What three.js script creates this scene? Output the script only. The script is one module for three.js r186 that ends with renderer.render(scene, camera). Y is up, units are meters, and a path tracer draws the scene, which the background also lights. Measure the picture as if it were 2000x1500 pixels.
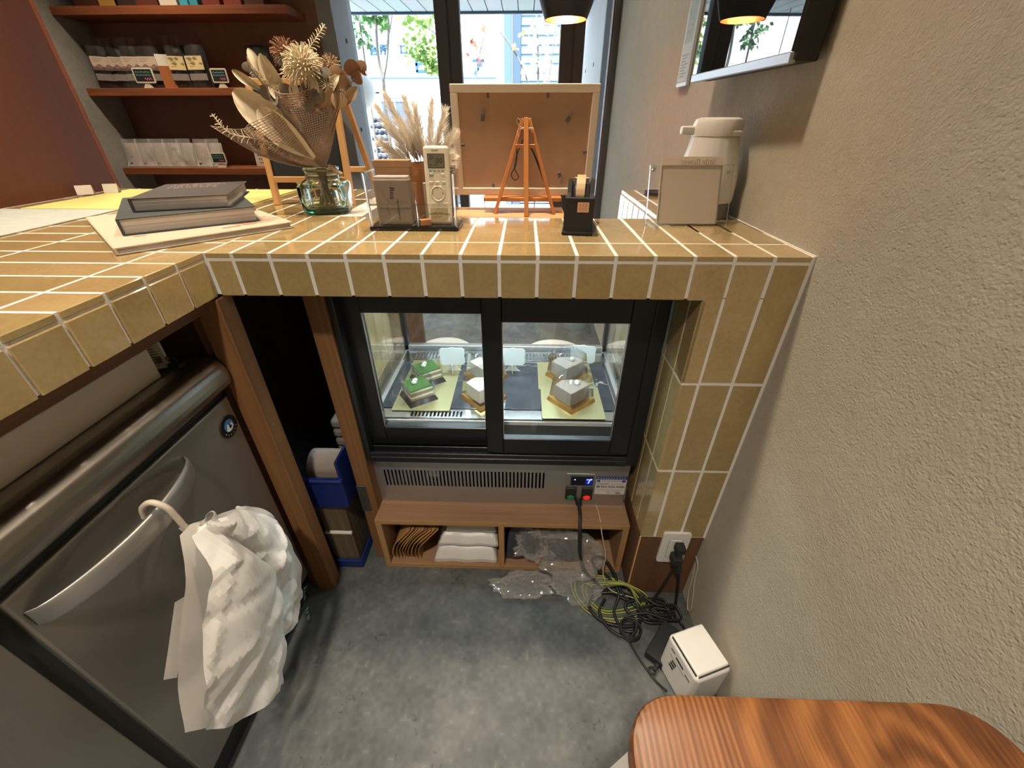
import * as THREE from 'three';
import { mergeGeometries, mergeVertices, toCreasedNormals } from 'three/addons/utils/BufferGeometryUtils.js';
import { RoundedBoxGeometry } from 'three/addons/geometries/RoundedBoxGeometry.js';
import { RectAreaLightUniformsLib } from 'three/addons/lights/RectAreaLightUniformsLib.js';
import { Brush, Evaluator, SUBTRACTION } from 'three-bvh-csg';

// ---------------------------------------------------------------- camera, sky, sun, exposure
RectAreaLightUniformsLib.init();
const scene = new THREE.Scene();
const camera = new THREE.PerspectiveCamera(86.15, 4 / 3, 0.02, 200);
camera.position.set(-0.49335, 1.19847, 0.71175);
camera.rotation.set(-0.5716956, 0.0289168, -0.000716, 'YXZ');
scene.add(camera);
const renderer = new THREE.WebGLRenderer({ antialias: true });
renderer.toneMapping = THREE.LinearToneMapping;
renderer.toneMappingExposure = 1.4;
renderer.shadowMap.enabled = true;
scene.background = new THREE.Color().setRGB(0.62, 0.80, 1.0);
scene.backgroundIntensity = 3.8;
const sun = new THREE.DirectionalLight(new THREE.Color().setRGB(1.0, 0.95, 0.86), 17);
sun.position.set(-3.5, 14, 1.2); sun.target.position.set(-1.5, 0, -5);
sun.castShadow = true;
Object.assign(sun.shadow.camera, { left: -12, right: 12, top: 12, bottom: -12, near: 0.5, far: 40 });
sun.shadow.mapSize.set(2048, 2048);
scene.add(sun, sun.target);

// ---------------------------------------------------------------- helpers
let seed = 7;
const rnd = () => { seed = (seed * 1664525 + 1013904223) >>> 0; return seed / 4294967296; };
const rr = (a, b) => a + (b - a) * rnd();
const V = (x, y, z) => new THREE.Vector3(x, y, z);
const lerp = (a, b, t) => a + (b - a) * t;
const taken = new Map();
const numbered = (n) => { const k = taken.get(n) ?? 0; taken.set(n, k + 1); return k ? n + '_' + String(k).padStart(3, '0') : n; };
function thing(name, label, category, [x, y, z] = [0, 0, 0], turn = 0, group) {
  const o = new THREE.Group(); o.name = numbered(name); scene.add(o);
  o.position.set(x, y, z); o.rotation.y = turn; o.userData = { label, category };
  if (group) o.userData.group = group;
  return o;
}
function part(name, geos, m, parent, label) {
  const list = (Array.isArray(geos) ? geos : [geos]).map((g) => plain(g));
  const o = new THREE.Mesh(list.length > 1 ? mergeGeometries(list) : list[0], m);
  o.name = name; o.castShadow = o.receiveShadow = true;
  if (label) o.userData.label = label;
  parent.add(o);
  return o;
}
function single(name, label, category, geos, m, group) {
  const o = part(numbered(name), geos, m, scene);
  o.userData = { label, category }; if (group) o.userData.group = group;
  return o;
}
function struct(name, geos, m, label, category) {
  const o = part(name, geos, m, scene); o.userData = { kind: 'structure', label, category };
  return o;
}
function plain(g) {
  let q = g.index ? g.toNonIndexed() : g;
  for (const k of Object.keys(q.attributes)) if (!['position', 'normal', 'uv'].includes(k)) q.deleteAttribute(k);
  if (!q.attributes.normal) q.computeVertexNormals();
  if (!q.attributes.uv) q.setAttribute('uv', new THREE.BufferAttribute(new Float32Array(q.attributes.position.count * 2), 2));
  q.morphAttributes = {}; q.groups = [];
  return q;
}
// uv in metres by the face's main direction; grain = axis (0,1,2) that runs along v
function uvm(g, grain = -1, off = 0) {
  const q = plain(g), p = q.attributes.position, uv = new Float32Array(p.count * 2);
  const a = V(), b = V(), c = V(), n = V();
  for (let i = 0; i < p.count; i += 3) {
    a.fromBufferAttribute(p, i); b.fromBufferAttribute(p, i + 1); c.fromBufferAttribute(p, i + 2);
    n.copy(b).sub(a).cross(c.clone().sub(a));
    const m = [Math.abs(n.x), Math.abs(n.y), Math.abs(n.z)], ax = m.indexOf(Math.max(...m));
    let U, W;
    if (grain >= 0 && grain !== ax) { W = grain; U = 3 - ax - grain; } else { [U, W] = ax === 0 ? [2, 1] : ax === 1 ? [0, 2] : [0, 1]; }
    for (let k = 0; k < 3; k++) { const e = [p.getX(i + k), p.getY(i + k), p.getZ(i + k)]; uv[(i + k) * 2] = e[U] + off; uv[(i + k) * 2 + 1] = e[W] + off * 1.7; }
  }
  q.setAttribute('uv', new THREE.BufferAttribute(uv, 2));
  return q;
}
// box with cut edges, from extents
function cb(x0, x1, y0, y1, z0, z1, c = 0.0015, grain = -1, off = 0) {
  const h = [(x1 - x0) / 2, (y1 - y0) / 2, (z1 - z0) / 2]; c = Math.min(c, Math.min(...h) * 0.9);
  const pos = [], v = (s, ax) => s.map((q, k) => q * (h[k] - (k === ax ? 0 : c)));
  const poly = (pts) => {
    const [a, b, d] = pts.map((e) => V(...e)), n = b.clone().sub(a).cross(d.clone().sub(a));
    const mid = V(); pts.forEach((e) => mid.add(V(...e)));
    if (n.dot(mid) < 0) pts.reverse();
    for (let i = 1; i + 1 < pts.length; i++) pos.push(...pts[0], ...pts[i], ...pts[i + 1]);
  };
  for (let ax = 0; ax < 3; ax++) {
    const u = (ax + 1) % 3, w = (ax + 2) % 3;
    for (const s of [-1, 1]) {
      const mk = (p, q) => { const e = [0, 0, 0]; e[ax] = s; e[u] = p; e[w] = q; return e; };
      poly([mk(-1, -1), mk(1, -1), mk(1, 1), mk(-1, 1)].map((e) => v(e, ax)));
      for (const t of [-1, 1]) { // edge between faces ax(s) and u(t)
        const e0 = [0, 0, 0], e1 = [0, 0, 0]; e0[ax] = e1[ax] = s; e0[u] = e1[u] = t; e0[w] = -1; e1[w] = 1;
        poly([v(e0, ax), v(e1, ax), v(e1, u), v(e0, u)]);
      }
    }
  }
  for (const a of [-1, 1]) for (const b of [-1, 1]) for (const d of [-1, 1]) { const e = [a, b, d]; poly([v(e, 0), v(e, 1), v(e, 2)]); }
  const g = new THREE.BufferGeometry();
  g.setAttribute('position', new THREE.Float32BufferAttribute(pos, 3)); g.computeVertexNormals();
  g.translate((x0 + x1) / 2, (y0 + y1) / 2, (z0 + z1) / 2);
  return uvm(g, grain, off);
}
const bx = (x0, x1, y0, y1, z0, z1, grain = -1, off = 0) => uvm(new THREE.BoxGeometry(x1 - x0, y1 - y0, z1 - z0).translate((x0 + x1) / 2, (y0 + y1) / 2, (z0 + z1) / 2), grain, off);
const rb = (x0, x1, y0, y1, z0, z1, r = 0.005, s = 3) => uvm(new RoundedBoxGeometry(x1 - x0, y1 - y0, z1 - z0, s, r).translate((x0 + x1) / 2, (y0 + y1) / 2, (z0 + z1) / 2));
const cyl = (r0, r1, h, seg = 24, open = false) => new THREE.CylinderGeometry(r0, r1, h, seg, 1, open);
const at = (g, x, y, z) => g.translate(x, y, z);
const tube = (pts, r, seg = 40, rad = 8, closed = false) => new THREE.TubeGeometry(new THREE.CatmullRomCurve3(pts.map((p) => (p.isVector3 ? p : V(...p))), closed, 'centripetal'), seg, r, rad, closed);
// rod between two points (round), or a bar of square section
function rod(a, b, r, r2 = r, seg = 10) {
  const A = V(...a), B = V(...b), d = B.clone().sub(A), g = cyl(r2, r, d.length(), seg);
  g.applyQuaternion(new THREE.Quaternion().setFromUnitVectors(V(0, 1, 0), d.clone().normalize())); g.translate(...A.add(B).multiplyScalar(0.5).toArray());
  return g;
}
function bar(a, b, w, t, side = [1, 0, 0], c = 0.001) { // w along side, t across
  const A = V(...a), B = V(...b), d = B.clone().sub(A), len = d.length(); d.normalize();
  const s = V(...side); s.addScaledVector(d, -s.dot(d)).normalize(); const n = d.clone().cross(s).negate();
  const g = cb(-w / 2, w / 2, -len / 2, len / 2, -t / 2, t / 2, c, 1);
  const m = new THREE.Matrix4().makeBasis(s, d, s.clone().cross(d)); m.setPosition(A.add(B).multiplyScalar(0.5));
  return g.applyMatrix4(m);
}
const latheG = (pts, seg = 40) => new THREE.LatheGeometry(pts.map((p) => new THREE.Vector2(...p)), seg);
function shapeOf(pts) { const s = new THREE.Shape(); pts.forEach((p, i) => (i ? s.lineTo(...p) : s.moveTo(...p))); s.closePath(); return s; }
function roundShape(w, h, r) { // centred
  const s = new THREE.Shape(), x = -w / 2, y = -h / 2;
  s.moveTo(x + r, y); s.lineTo(x + w - r, y); s.quadraticCurveTo(x + w, y, x + w, y + r); s.lineTo(x + w, y + h - r); s.quadraticCurveTo(x + w, y + h, x + w - r, y + h);
  s.lineTo(x + r, y + h); s.quadraticCurveTo(x, y + h, x, y + h - r); s.lineTo(x, y + r); s.quadraticCurveTo(x, y, x + r, y);
  return s;
}
const ext = (shape, depth, bevel = 0, curve = 8) => new THREE.ExtrudeGeometry(shape, { depth, bevelEnabled: bevel > 0, bevelThickness: bevel, bevelSize: bevel, bevelSegments: 2, curveSegments: curve });
// profile in (x,y), swept along z
const sweepZ = (pts, z0, z1) => uvm(ext(shapeOf(pts), z1 - z0).translate(0, 0, z0));
function smooth(g, angle = 0.7) { return toCreasedNormals(g, angle); }
// surface from a function of (u,v) in 0..1
function surf(f, nu, nv) {
  const pos = [], uv = [], idx = [];
  for (let j = 0; j <= nv; j++) for (let i = 0; i <= nu; i++) { const p = f(i / nu, j / nv); pos.push(...p); uv.push(i / nu, j / nv); }
  for (let j = 0; j < nv; j++) for (let i = 0; i < nu; i++) { const a = j * (nu + 1) + i, b = a + 1, c = a + nu + 1, d = c + 1; idx.push(a, b, d, a, d, c); }
  const g = new THREE.BufferGeometry(); g.setAttribute('position', new THREE.Float32BufferAttribute(pos, 3)); g.setAttribute('uv', new THREE.Float32BufferAttribute(uv, 2)); g.setIndex(idx); g.computeVertexNormals();
  return g;
}

// ---------------------------------------------------------------- noise and textures
const hash = (x, y, s) => { let h = (x * 374761393 + y * 668265263 + s * 1274126177) | 0; h = Math.imul(h ^ (h >>> 13), 1274126177); return ((h ^ (h >>> 16)) >>> 0) / 4294967296; };
function vn(x, y, px, py, s) { // periodic value noise
  const xi = Math.floor(x), yi = Math.floor(y), fx = x - xi, fy = y - yi, u = fx * fx * (3 - 2 * fx), w = fy * fy * (3 - 2 * fy);
  const m = (a, p) => ((a % p) + p) % p, x0 = m(xi, px), x1 = m(xi + 1, px), y0 = m(yi, py), y1 = m(yi + 1, py);
  return lerp(lerp(hash(x0, y0, s), hash(x1, y0, s), u), lerp(hash(x0, y1, s), hash(x1, y1, s), u), w);
}
function fbm(u, v, fx, fy, oct, s) { let a = 0, w = 0.5, t = 0; for (let k = 0; k < oct; k++) { a += w * vn(u * fx, v * fy, fx, fy, s + k); t += w; w *= 0.5; fx *= 2; fy *= 2; } return a / t; }
function n3(x, y, z, s) { return vn(x + z * 0.73 + 40, y - z * 0.61 + 40, 9973, 9973, s); }
function dataTex(w, h, f, srgb, sx = 1, sy = sx) {
  const d = new Uint8Array(w * h * 4);
  for (let j = 0; j < h; j++) for (let i = 0; i < w; i++) { const c = f(i / w, j / h), k = (j * w + i) * 4; for (let q = 0; q < 3; q++) d[k + q] = Math.max(0, Math.min(255, Math.round(255 * (c.length ? c[q] : c)))); d[k + 3] = 255; }
  const t = new THREE.DataTexture(d, w, h); t.wrapS = t.wrapT = THREE.RepeatWrapping; t.magFilter = THREE.LinearFilter; t.minFilter = THREE.LinearMipmapLinearFilter; t.generateMipmaps = true;
  if (srgb) t.colorSpace = THREE.SRGBColorSpace;
  t.repeat.set(1 / sx, 1 / sy); t.needsUpdate = true;
  return t;
}
function canvasTex(w, h, draw) {
  const c = document.createElement('canvas'); c.width = w; c.height = h; draw(c.getContext('2d'), w, h);
  const t = new THREE.CanvasTexture(c); t.colorSpace = THREE.SRGBColorSpace; t.magFilter = THREE.LinearFilter; return t;
}
const mix3 = (a, b, t) => [lerp(a[0], b[0], t), lerp(a[1], b[1], t), lerp(a[2], b[2], t)];
const hex = (h) => [(h >> 16) / 255, ((h >> 8) & 255) / 255, (h & 255) / 255];
const S = (o) => new THREE.MeshStandardMaterial(o);
const M = (o) => new THREE.MeshPhysicalMaterial(o);
const lin = (r, g, b) => new THREE.Color().setRGB(r, g, b);
function woodTex(dark, light, { size = 0.5, len = 1.2, rings = 14, warp = 1.2, s = 3, contrast = 1 } = {}) {
  const A = hex(dark), B = hex(light);
  return dataTex(512, 512, (u, v) => {
    const w = fbm(u, v, 4, 2, 3, s) * warp + fbm(u, v, 2, 1, 2, s + 9) * warp;
    const g = 0.5 + 0.5 * Math.sin((u * rings + w * 3) * Math.PI * 2 * 0.5);
    const fine = fbm(u, v, 128, 4, 2, s + 20), pore = fbm(u, v, 256, 16, 1, s + 30);
    let t = 0.5 + contrast * ((g - 0.5) * 0.45 + (fine - 0.5) * 0.7 + (pore > 0.82 ? -0.18 : 0));
    t = Math.max(0, Math.min(1, t));
    return mix3(A, B, t);
  }, true, size, len);
}
const tFine = dataTex(256, 256, (u, v) => 0.5 + (fbm(u, v, 64, 64, 2, 77) - 0.5), false, 0.06);
const tStucco = dataTex(1024, 1024, (u, v) => { const a = fbm(u, v, 160, 160, 3, 5), b = fbm(u, v, 24, 40, 3, 15); const c = fbm(u, v, 70, 70, 2, 45); return 0.62 * a + 0.12 * b + 0.26 * c; }, false, 0.42);
const tStuccoC = dataTex(512, 512, (u, v) => { const a = fbm(u, v, 6, 8, 4, 25), b = fbm(u, v, 120, 120, 2, 35); return mix3([0.66, 0.625, 0.555], [0.745, 0.715, 0.645], 0.65 * a + 0.35 * b); }, true, 1.9);
const tGreyC = dataTex(512, 512, (u, v) => { const a = fbm(u, v, 5, 9, 4, 125), b = fbm(u, v, 120, 120, 2, 135); return mix3([0.50, 0.49, 0.46], [0.62, 0.61, 0.58], 0.6 * a + 0.4 * b); }, true, 1.6);
const tFloor = dataTex(1024, 1024, (u, v) => {
  const a = fbm(u, v, 4, 4, 5, 201), b = fbm(u, v, 14, 14, 4, 211), c = fbm(u, v, 40, 40, 5, 221), d = fbm(u, v, 220, 220, 1, 231);
  let col = mix3([0.255, 0.268, 0.268], [0.435, 0.435, 0.42], Math.max(0, Math.min(1, 0.5 + (a - 0.5) * 0.7 + (b - 0.5) * 0.45 + (c - 0.5) * 1.0 + (d - 0.5) * 0.35)));
  const speck = fbm(u, v, 420, 420, 1, 241) * 0.6 + fbm(u, v, 60, 60, 2, 243) * 0.4; if (speck > 0.83) col = col.map((x) => x * 0.76); if (d > 0.93) col = col.map((x) => x * 1.1);
  return col;
}, true, 2.2);
const tFloorR = dataTex(256, 256, (u, v) => 0.42 + 0.35 * fbm(u, v, 8, 8, 4, 261), false, 1.1);
// ---------------------------------------------------------------- materials
const mWall = S({ map: tStuccoC, bumpMap: tStucco, bumpScale: 0.0015, roughness: 0.95 });
const mGrey = S({ map: tGreyC, bumpMap: tStucco, bumpScale: 0.0016, roughness: 0.95 });
const mConcrete = S({ color: lin(0.36, 0.37, 0.38), bumpMap: tFine, bumpScale: 0.0004, roughness: 0.85 });
const mPaleConcrete = S({ color: lin(0.34, 0.36, 0.38), bumpMap: tFine, bumpScale: 0.0004, roughness: 0.8 });
const mFloor = S({ map: tFloor, roughnessMap: tFloorR, roughness: 0.95 });
const mCeil = S({ color: lin(0.62, 0.58, 0.52), roughness: 0.95 });
const mPanel = S({ map: woodTex(0x512a12, 0x6a391a, { rings: 9, contrast: 0.55, s: 3 }), roughness: 0.45 });
const mShelfBack = S({ map: woodTex(0x865e4e, 0x99705e, { rings: 8, contrast: 0.5, s: 13 }), roughness: 0.6 });
const mShelf = S({ map: woodTex(0x6f3a20, 0x9a5730, { rings: 10, contrast: 0.8, s: 23 }), roughness: 0.5 });
const mPost = S({ map: woodTex(0x6f4b2c, 0x90653b, { rings: 6, contrast: 0.7, s: 33, size: 0.12 }), roughness: 0.6 });
const mPly = S({ map: woodTex(0x7d5e44, 0xa37d5c, { rings: 9, contrast: 0.7, s: 43 }), roughness: 0.7 });
const mPine = S({ map: woodTex(0xc48f56, 0xe2b67c, { rings: 8, contrast: 0.7, s: 53, size: 0.1, len: 0.8 }), roughness: 0.55 });
const mEaselSmall = S({ map: woodTex(0xb9743a, 0xd9945a, { rings: 8, contrast: 0.7, s: 63, size: 0.1, len: 0.8 }), roughness: 0.5 });
const mGrout = S({ color: lin(0.80, 0.76, 0.69), roughness: 0.9, bumpMap: tFine, bumpScale: 0.0003 });
const tTile = dataTex(256, 256, (u, v) => { const a = fbm(u, v, 5, 5, 4, 301), b = fbm(u, v, 60, 60, 2, 311); return mix3([0.60, 0.51, 0.345], [0.735, 0.635, 0.44], 0.6 * a + 0.4 * b); }, true, 0.31);
const tTile2 = dataTex(256, 256, (u, v) => { const a = fbm(u, v, 5, 5, 4, 321), b = fbm(u, v, 60, 60, 2, 331); return mix3([0.63, 0.535, 0.365], [0.76, 0.66, 0.465], 0.6 * a + 0.4 * b); }, true, 0.29);
const tTile3 = dataTex(256, 256, (u, v) => { const a = fbm(u, v, 5, 5, 4, 341), b = fbm(u, v, 60, 60, 2, 351); return mix3([0.57, 0.49, 0.325], [0.71, 0.615, 0.42], 0.6 * a + 0.4 * b); }, true, 0.33);
const tTileB = dataTex(256, 256, (u, v) => fbm(u, v, 6, 6, 3, 361), false, 0.16);
const mTiles = [tTile, tTile2, tTile3].map((t) => M({ map: t, roughness: 0.14, bumpMap: tTileB, bumpScale: 0.00022, clearcoat: 0.6, clearcoatRoughness: 0.05 }));
const mTile = () => mTiles[Math.floor(rnd() * 3)];
const tBrush = dataTex(256, 512, (u, v) => fbm(u, v, 4, 256, 2, 401), false, 0.4);
const mSteel = M({ color: lin(0.36, 0.345, 0.32), metalness: 1, roughness: 0.34, roughnessMap: null, bumpMap: tBrush, bumpScale: 0.00008 });
const tWarp = dataTex(256, 64, (u, v) => fbm(u, v, 7, 2, 3, 411), false, 0.62, 0.5);
const mSteelPanel = M({ color: lin(0.47, 0.475, 0.47), metalness: 0.85, roughness: 0.4, bumpMap: tWarp, bumpScale: 0.004 });
const mSteelDoor = M({ color: lin(0.36, 0.345, 0.315), metalness: 0.9, roughness: 0.42, bumpMap: tFine, bumpScale: 0.00006 });
const mSteelDull = M({ color: lin(0.46, 0.45, 0.43), metalness: 0.9, roughness: 0.45 });
const mChrome = M({ color: lin(0.75, 0.74, 0.72), metalness: 1, roughness: 0.18 });
const mBlackFrame = M({ color: lin(0.006, 0.007, 0.009), roughness: 0.38, clearcoat: 0.25, clearcoatRoughness: 0.25 });
const mBlack = S({ color: lin(0.015, 0.014, 0.014), roughness: 0.5 });
const mBlackSoft = S({ color: lin(0.018, 0.017, 0.017), roughness: 0.75 });
const mDarkMetal = S({ color: lin(0.15, 0.145, 0.145), roughness: 0.5, metalness: 0.3 });
const mBrownMetal = S({ color: lin(0.15, 0.11, 0.095), roughness: 0.5, metalness: 0.2 });
const mGlass = M({ color: lin(0.98, 0.99, 0.985), transmission: 1, thickness: 0, roughness: 0, ior: 1.5, specularIntensity: 1 });
const mAcrylic = M({ color: lin(0.97, 0.98, 0.98), transmission: 1, thickness: 0, roughness: 0.01, ior: 1.49 });
const mBead = M({ color: lin(1, 1, 1), transmission: 1, thickness: 0.004, roughness: 0.02, ior: 1.49 });
const mFilm = M({ color: lin(0.96, 0.96, 0.96), transmission: 1, thickness: 0, roughness: 0.06, ior: 1.5 });
const mWhite = S({ color: lin(0.72, 0.69, 0.64), roughness: 0.55 });
const mWhitePlastic = M({ color: lin(0.74, 0.71, 0.66), roughness: 0.32 });
const mPaper = S({ color: lin(0.70, 0.65, 0.57), roughness: 0.9 });
const mDarkWood = S({ map: woodTex(0x573a25, 0x785236, { rings: 7, contrast: 0.7, s: 73 }), roughness: 0.65 });
const emit = (r, g, b, k = 1) => S({ color: 0x111111, emissive: lin(r, g, b), emissiveIntensity: k, roughness: 0.5 });

// ---------------------------------------------------------------- the room
const Htop = 1.0036, CEIL = 2.45;
struct('floor', bx(-3.1, 0.12, -0.12, 0, -2.62, 2.32), mFloor, 'grey mottled concrete floor of the shop', 'floor');
struct('ceiling', bx(-3.1, 0.12, CEIL, CEIL + 0.12, -2.62, 2.32), mCeil, 'plain ceiling of the shop', 'ceiling');
struct('wall_right', bx(0, 0.12, 0, CEIL, -2.2, 2.2), mWall, 'beige stucco wall with a grainy surface', 'wall');
struct('wall_front', bx(-3.1, 0.12, 0, CEIL, 2.2, 2.32), mWall, 'beige stucco wall behind the work area', 'wall');
struct('wall_left', bx(-3.02, -2.9, 0, CEIL, -2.3, 2.2), mGrey, 'grey stucco side wall beside the shelves', 'wall');
struct('wall_back', [bx(-2.9, -1.632, 0, CEIL, -2.3, -2.19, 1)], mShelfBack, 'dark brown timber back panel behind the shelves', 'wall');
struct('wall_lintel', [bx(-1.632, 0.12, 1.88, CEIL, -2.5, -2.2)], mConcrete, 'concrete lintel above the shop window', 'wall');
{ // partition of reddish timber at the far left
  const p = struct('wall_partition', cb(-1.9, -1.868, 0, CEIL, -0.775, 2.2, 0.002, 1), mPanel, 'reddish brown timber partition at the end of the counter', 'wall');
  part('edge_strip', cb(-1.905, -1.8682, 0, CEIL, -0.79, -0.7755, 0.002, 1), mShelf, p);
}
{ // concrete posts with formwork holes either side of the window
  const c = struct('wall_pier', cb(-1.632, -1.545, 0, 1.88, -2.52, -2.195, 0.003), mConcrete, 'grey concrete pier at the left of the window', 'wall');
  for (const y of [0.72, 1.146, 1.585]) part('formwork_hole', cyl(0.012, 0.012, 0.004, 16).rotateZ(Math.PI / 2).translate(-1.5445, y, -2.35), mBlackSoft, c);
}
{ // the window: two fixed lights and a narrow slit
  const w = struct('window_1', [cb(-1.035, -0.962, 0.02, 1.88, -2.49, -2.43, 0.002), cb(-0.952, -0.888, 0.02, 1.88, -2.49, -2.43, 0.002), cb(-0.962, -0.952, 0.02, 1.88, -2.48, -2.44, 0.001),
    cb(-1.545, -1.035, 0.0, 0.09, -2.49, -2.43, 0.002), cb(-0.888, -0.298, 0.0, 0.09, -2.49, -2.43, 0.002), cb(-1.545, -1.035, 1.82, 1.88, -2.49, -2.43, 0.002), cb(-0.888, -0.298, 1.82, 1.88, -2.49, -2.43, 0.002)], mDarkMetal, 'tall shop window with dark metal frame', 'window');
  part('pane', bx(-1.545, -1.035, 0.09, 1.82, -2.462, -2.458), mGlass, w);
  part('pane', bx(-0.888, -0.298, 0.09, 1.82, -2.462, -2.458), mGlass, w);
  part('jamb', [cb(-0.298, -0.226, 0, 1.88, -2.5, -2.42, 0.002), cb(-0.216, -0.155, 0, 1.88, -2.5, -2.42, 0.002), cb(-0.226, -0.216, 0, 1.88, -2.49, -2.43, 0.001)], mBrownMetal, w, 'dark brown jamb');
  const s = struct('window_2', [cb(-0.155, 0.0, 0, 0.05, -2.49, -2.45, 0.002)], mDarkMetal, 'narrow glazed side light beside the stucco wall', 'window');
  part('pane', bx(-0.155, 0.0, 0.05, 1.88, -2.472, -2.468), mGlass, s);
  const t = struct('trim_1', [cb(-0.034, 0.004, 0, 1.88, -2.215, -2.165, 0.002)], mDarkMetal, 'dark brown metal trim at the end of the stucco wall', 'trim');
  part('bead', cb(-0.04, -0.034, 0, 1.88, -2.2, -2.18, 0.001), mShelf, t);
  struct('wall_return', bx(0.0, 0.12, 0, CEIL, -2.5, -2.2), mConcrete, 'concrete return beside the window slit', 'wall');
}

// ---------------------------------------------------------------- the tiled counter
const PX = 0.06705, G = 0.0048; // pitch and joint
const counter = thing('tiled_counter', 'L-shaped counter clad in glossy ochre tiles with pale grout', 'counter');
{
  const e = 0.0005; // grout lies back from the tile faces
  part('grout_bed', [
    bx(-1.058, -e, 0.928, Htop - e, -0.314, -e), bx(-1.866, -1.0575, 0.928, Htop - e, -0.78, 1.0),
    bx(-1.0575, -0.885, 0.928, Htop - e, -0.78, -0.314), bx(-0.174, -0.002, 0.02, Htop - e, -0.779, -0.18),
    bx(-0.1694, -0.002, 0.262, 0.93, -0.19, -e)], mGrout, counter);
  // wooden carcass below the tiles
  part('carcass', [cb(-1.85, -1.075, 0.90, 0.93, -0.77, 1.0, 0.001, 2), cb(-1.05, -0.18, 0.9235, 0.93, -0.31, -0.015, 0.001, 0), cb(-1.84, -1.12, 0.0, 0.92, -0.06, -0.04, 0.001, 1), cb(-1.86, -0.885, 0.0, 0.93, -0.775, -0.755, 0.001, 1), cb(-1.0, -0.986, 0.0, 0.93, -0.755, -0.32, 0.001, 1)], mDarkWood, counter);
  const top = (x0, x1, z0, z1) => part('tile', cb(x0 + G / 2, x1 - G / 2, Htop - 0.0102, Htop + rr(-0.0002, 0.0003), z0 + G / 2, z1 - G / 2, 0.0012, -1, rnd() * 9), mTile(), counter);
  const rowsZ = [0.0024, -0.084, -0.3285, -0.573, -0.782];
  const cols = []; for (let k = 0; k <= 15; k++) cols.push(-PX * k); cols[0] = -0.0035; cols.push(-1.0555);
  for (let k = 0; k < 16; k++) {
    const x1 = cols[k], x0 = cols[k + 1];
    top(x0, x1, rowsZ[1], rowsZ[0]);
    const inArm = x0 > -0.2, inDeep = x1 < -0.86;
    if (x0 > -0.19 || inDeep) {
      top(Math.max(x0, k === 2 ? -0.1765 : -9), x1, rowsZ[2], rowsZ[1]);
    } else top(x0, x1, -0.3165, rowsZ[1]);
    if (x0 > -0.14 || k === 2 || x1 < -0.88) for (const r of [2, 3]) top(k === 2 ? -0.1765 : Math.max(x0, -9), x1, rowsZ[r + 1], rowsZ[r]);
  }
  // left arm: long sides across the counter
  const cx = [-1.0535, -1.139, -1.3805, -1.622, -1.8665];
  for (let r = 0; r < 20; r++) { const z1 = 0.9995 - r * 0.0668, z0 = Math.max(z1 - 0.0668, -0.3285); for (let c = 0; c < 4; c++) top(cx[c + 1], cx[c], z0, z1); }
  for (let k = 0; k < 12; k++) { const x1 = -1.0555 - PX * k + 0.0, x0 = Math.max(x1 - PX, -1.8665); for (const r of [2, 3]) top(x0, x1, rowsZ[r + 1], rowsZ[r]); }
  // fascia, front
  const face = (x0, x1, y0, y1) => part('tile', cb(x0 + G / 2, x1 - G / 2, y0 + G / 2, y1 - G / 2, -0.009, rr(-0.0002, 0.0003), 0.0014, -1, rnd() * 9), mTile(), counter);
  const fy1 = 0.9922, fy0 = 0.9225, R = [0.7465, 0.5035, 0.2605];
  for (let k = 3; k < 16; k++) face(cols[k + 1] + (k === 15 ? 0.003 : 0), cols[k], fy0, fy1);
  { // tile cut round the corner of the opening
    const g = G / 2, s = shapeOf([[-0.1695 + g * 0, R[0] + g], [-0.1341 - g, R[0] + g], [-0.1341 - g, fy1 - g], [-0.2012 + g, fy1 - g], [-0.2012 + g, fy0 + g], [-0.1695, fy0 + g]]);
    part('tile', uvm(ext(s, 0.008).translate(0, 0, -0.008), -1, 3.3), mTiles[1], counter);
  }
  for (let k = 0; k < 3; k++) {
    const x1 = cols[k], x0 = k === 2 ? -0.1735 : cols[k + 1];
    if (k < 2) face(x0, x1, R[0], fy1);
    face(x0, x1, R[1], R[0]); face(x0, x1, R[2], R[1]);
  }
  // reveal of the opening, facing left (x = -0.171)
  const side = (x, z0, z1, y0, y1, dir = -1) => part('tile', cb(Math.min(x, x - dir * 0.008), Math.max(x, x - dir * 0.008), y0 + G / 2, y1 - G / 2, z0 + G / 2, z1 - G / 2, 0.0014, -1, rnd() * 9), mTile(), counter);
  const rz = [0.0024, -0.05, -0.117, -0.184];
  for (let c = 0; c < 3; c++) for (const [y0, y1] of [[R[2], R[1]], [R[1], R[0]], [R[0], 0.926]]) side(-0.1712, rz[c + 1], rz[c], y0, y1);
  for (let c = 0; c < 9; c++) { const z1 = -0.19 - c * 0.0657, z0 = z1 - 0.0657; for (const [y0, y1] of [[0.0, 0.2605], [R[2], R[1]], [R[1], R[0]], [R[0], 0.9922]]) side(-0.1766, z0, z1, y0, y1); }
  // left cheek of the opening, facing right
  for (let c = 0; c < 7; c++) { const z1 = -0.32 - c * 0.0657, z0 = z1 - 0.0657; for (const [y0, y1] of [[R[2], R[1]], [R[1], R[0]], [R[0], 0.9922]]) side(-0.953, z0, z1, y0, y1, 1); }
  part('cheek_board', bx(-0.985, -0.957, 0, 0.93, -0.78, -0.32), mGrout, counter);
  // fascia of the left arm, facing right
  for (let r = 0; r < 15; r++) { const z1 = 0.9995 - r * 0.0668, z0 = r === 14 ? 0.001 : z1 - 0.0668; side(-1.0548, z0, z1, fy0, fy1, 1); }
  // wood at the foot of the pillar
  part('plinth_board', [cb(-0.166, -0.002, 0, 0.2595, -0.03, -0.002, 0.001, 1), cb(-0.1685, -0.1555, 0, 0.2595, -0.19, -0.004, 0.001, 1)], mDarkWood, counter);
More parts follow.
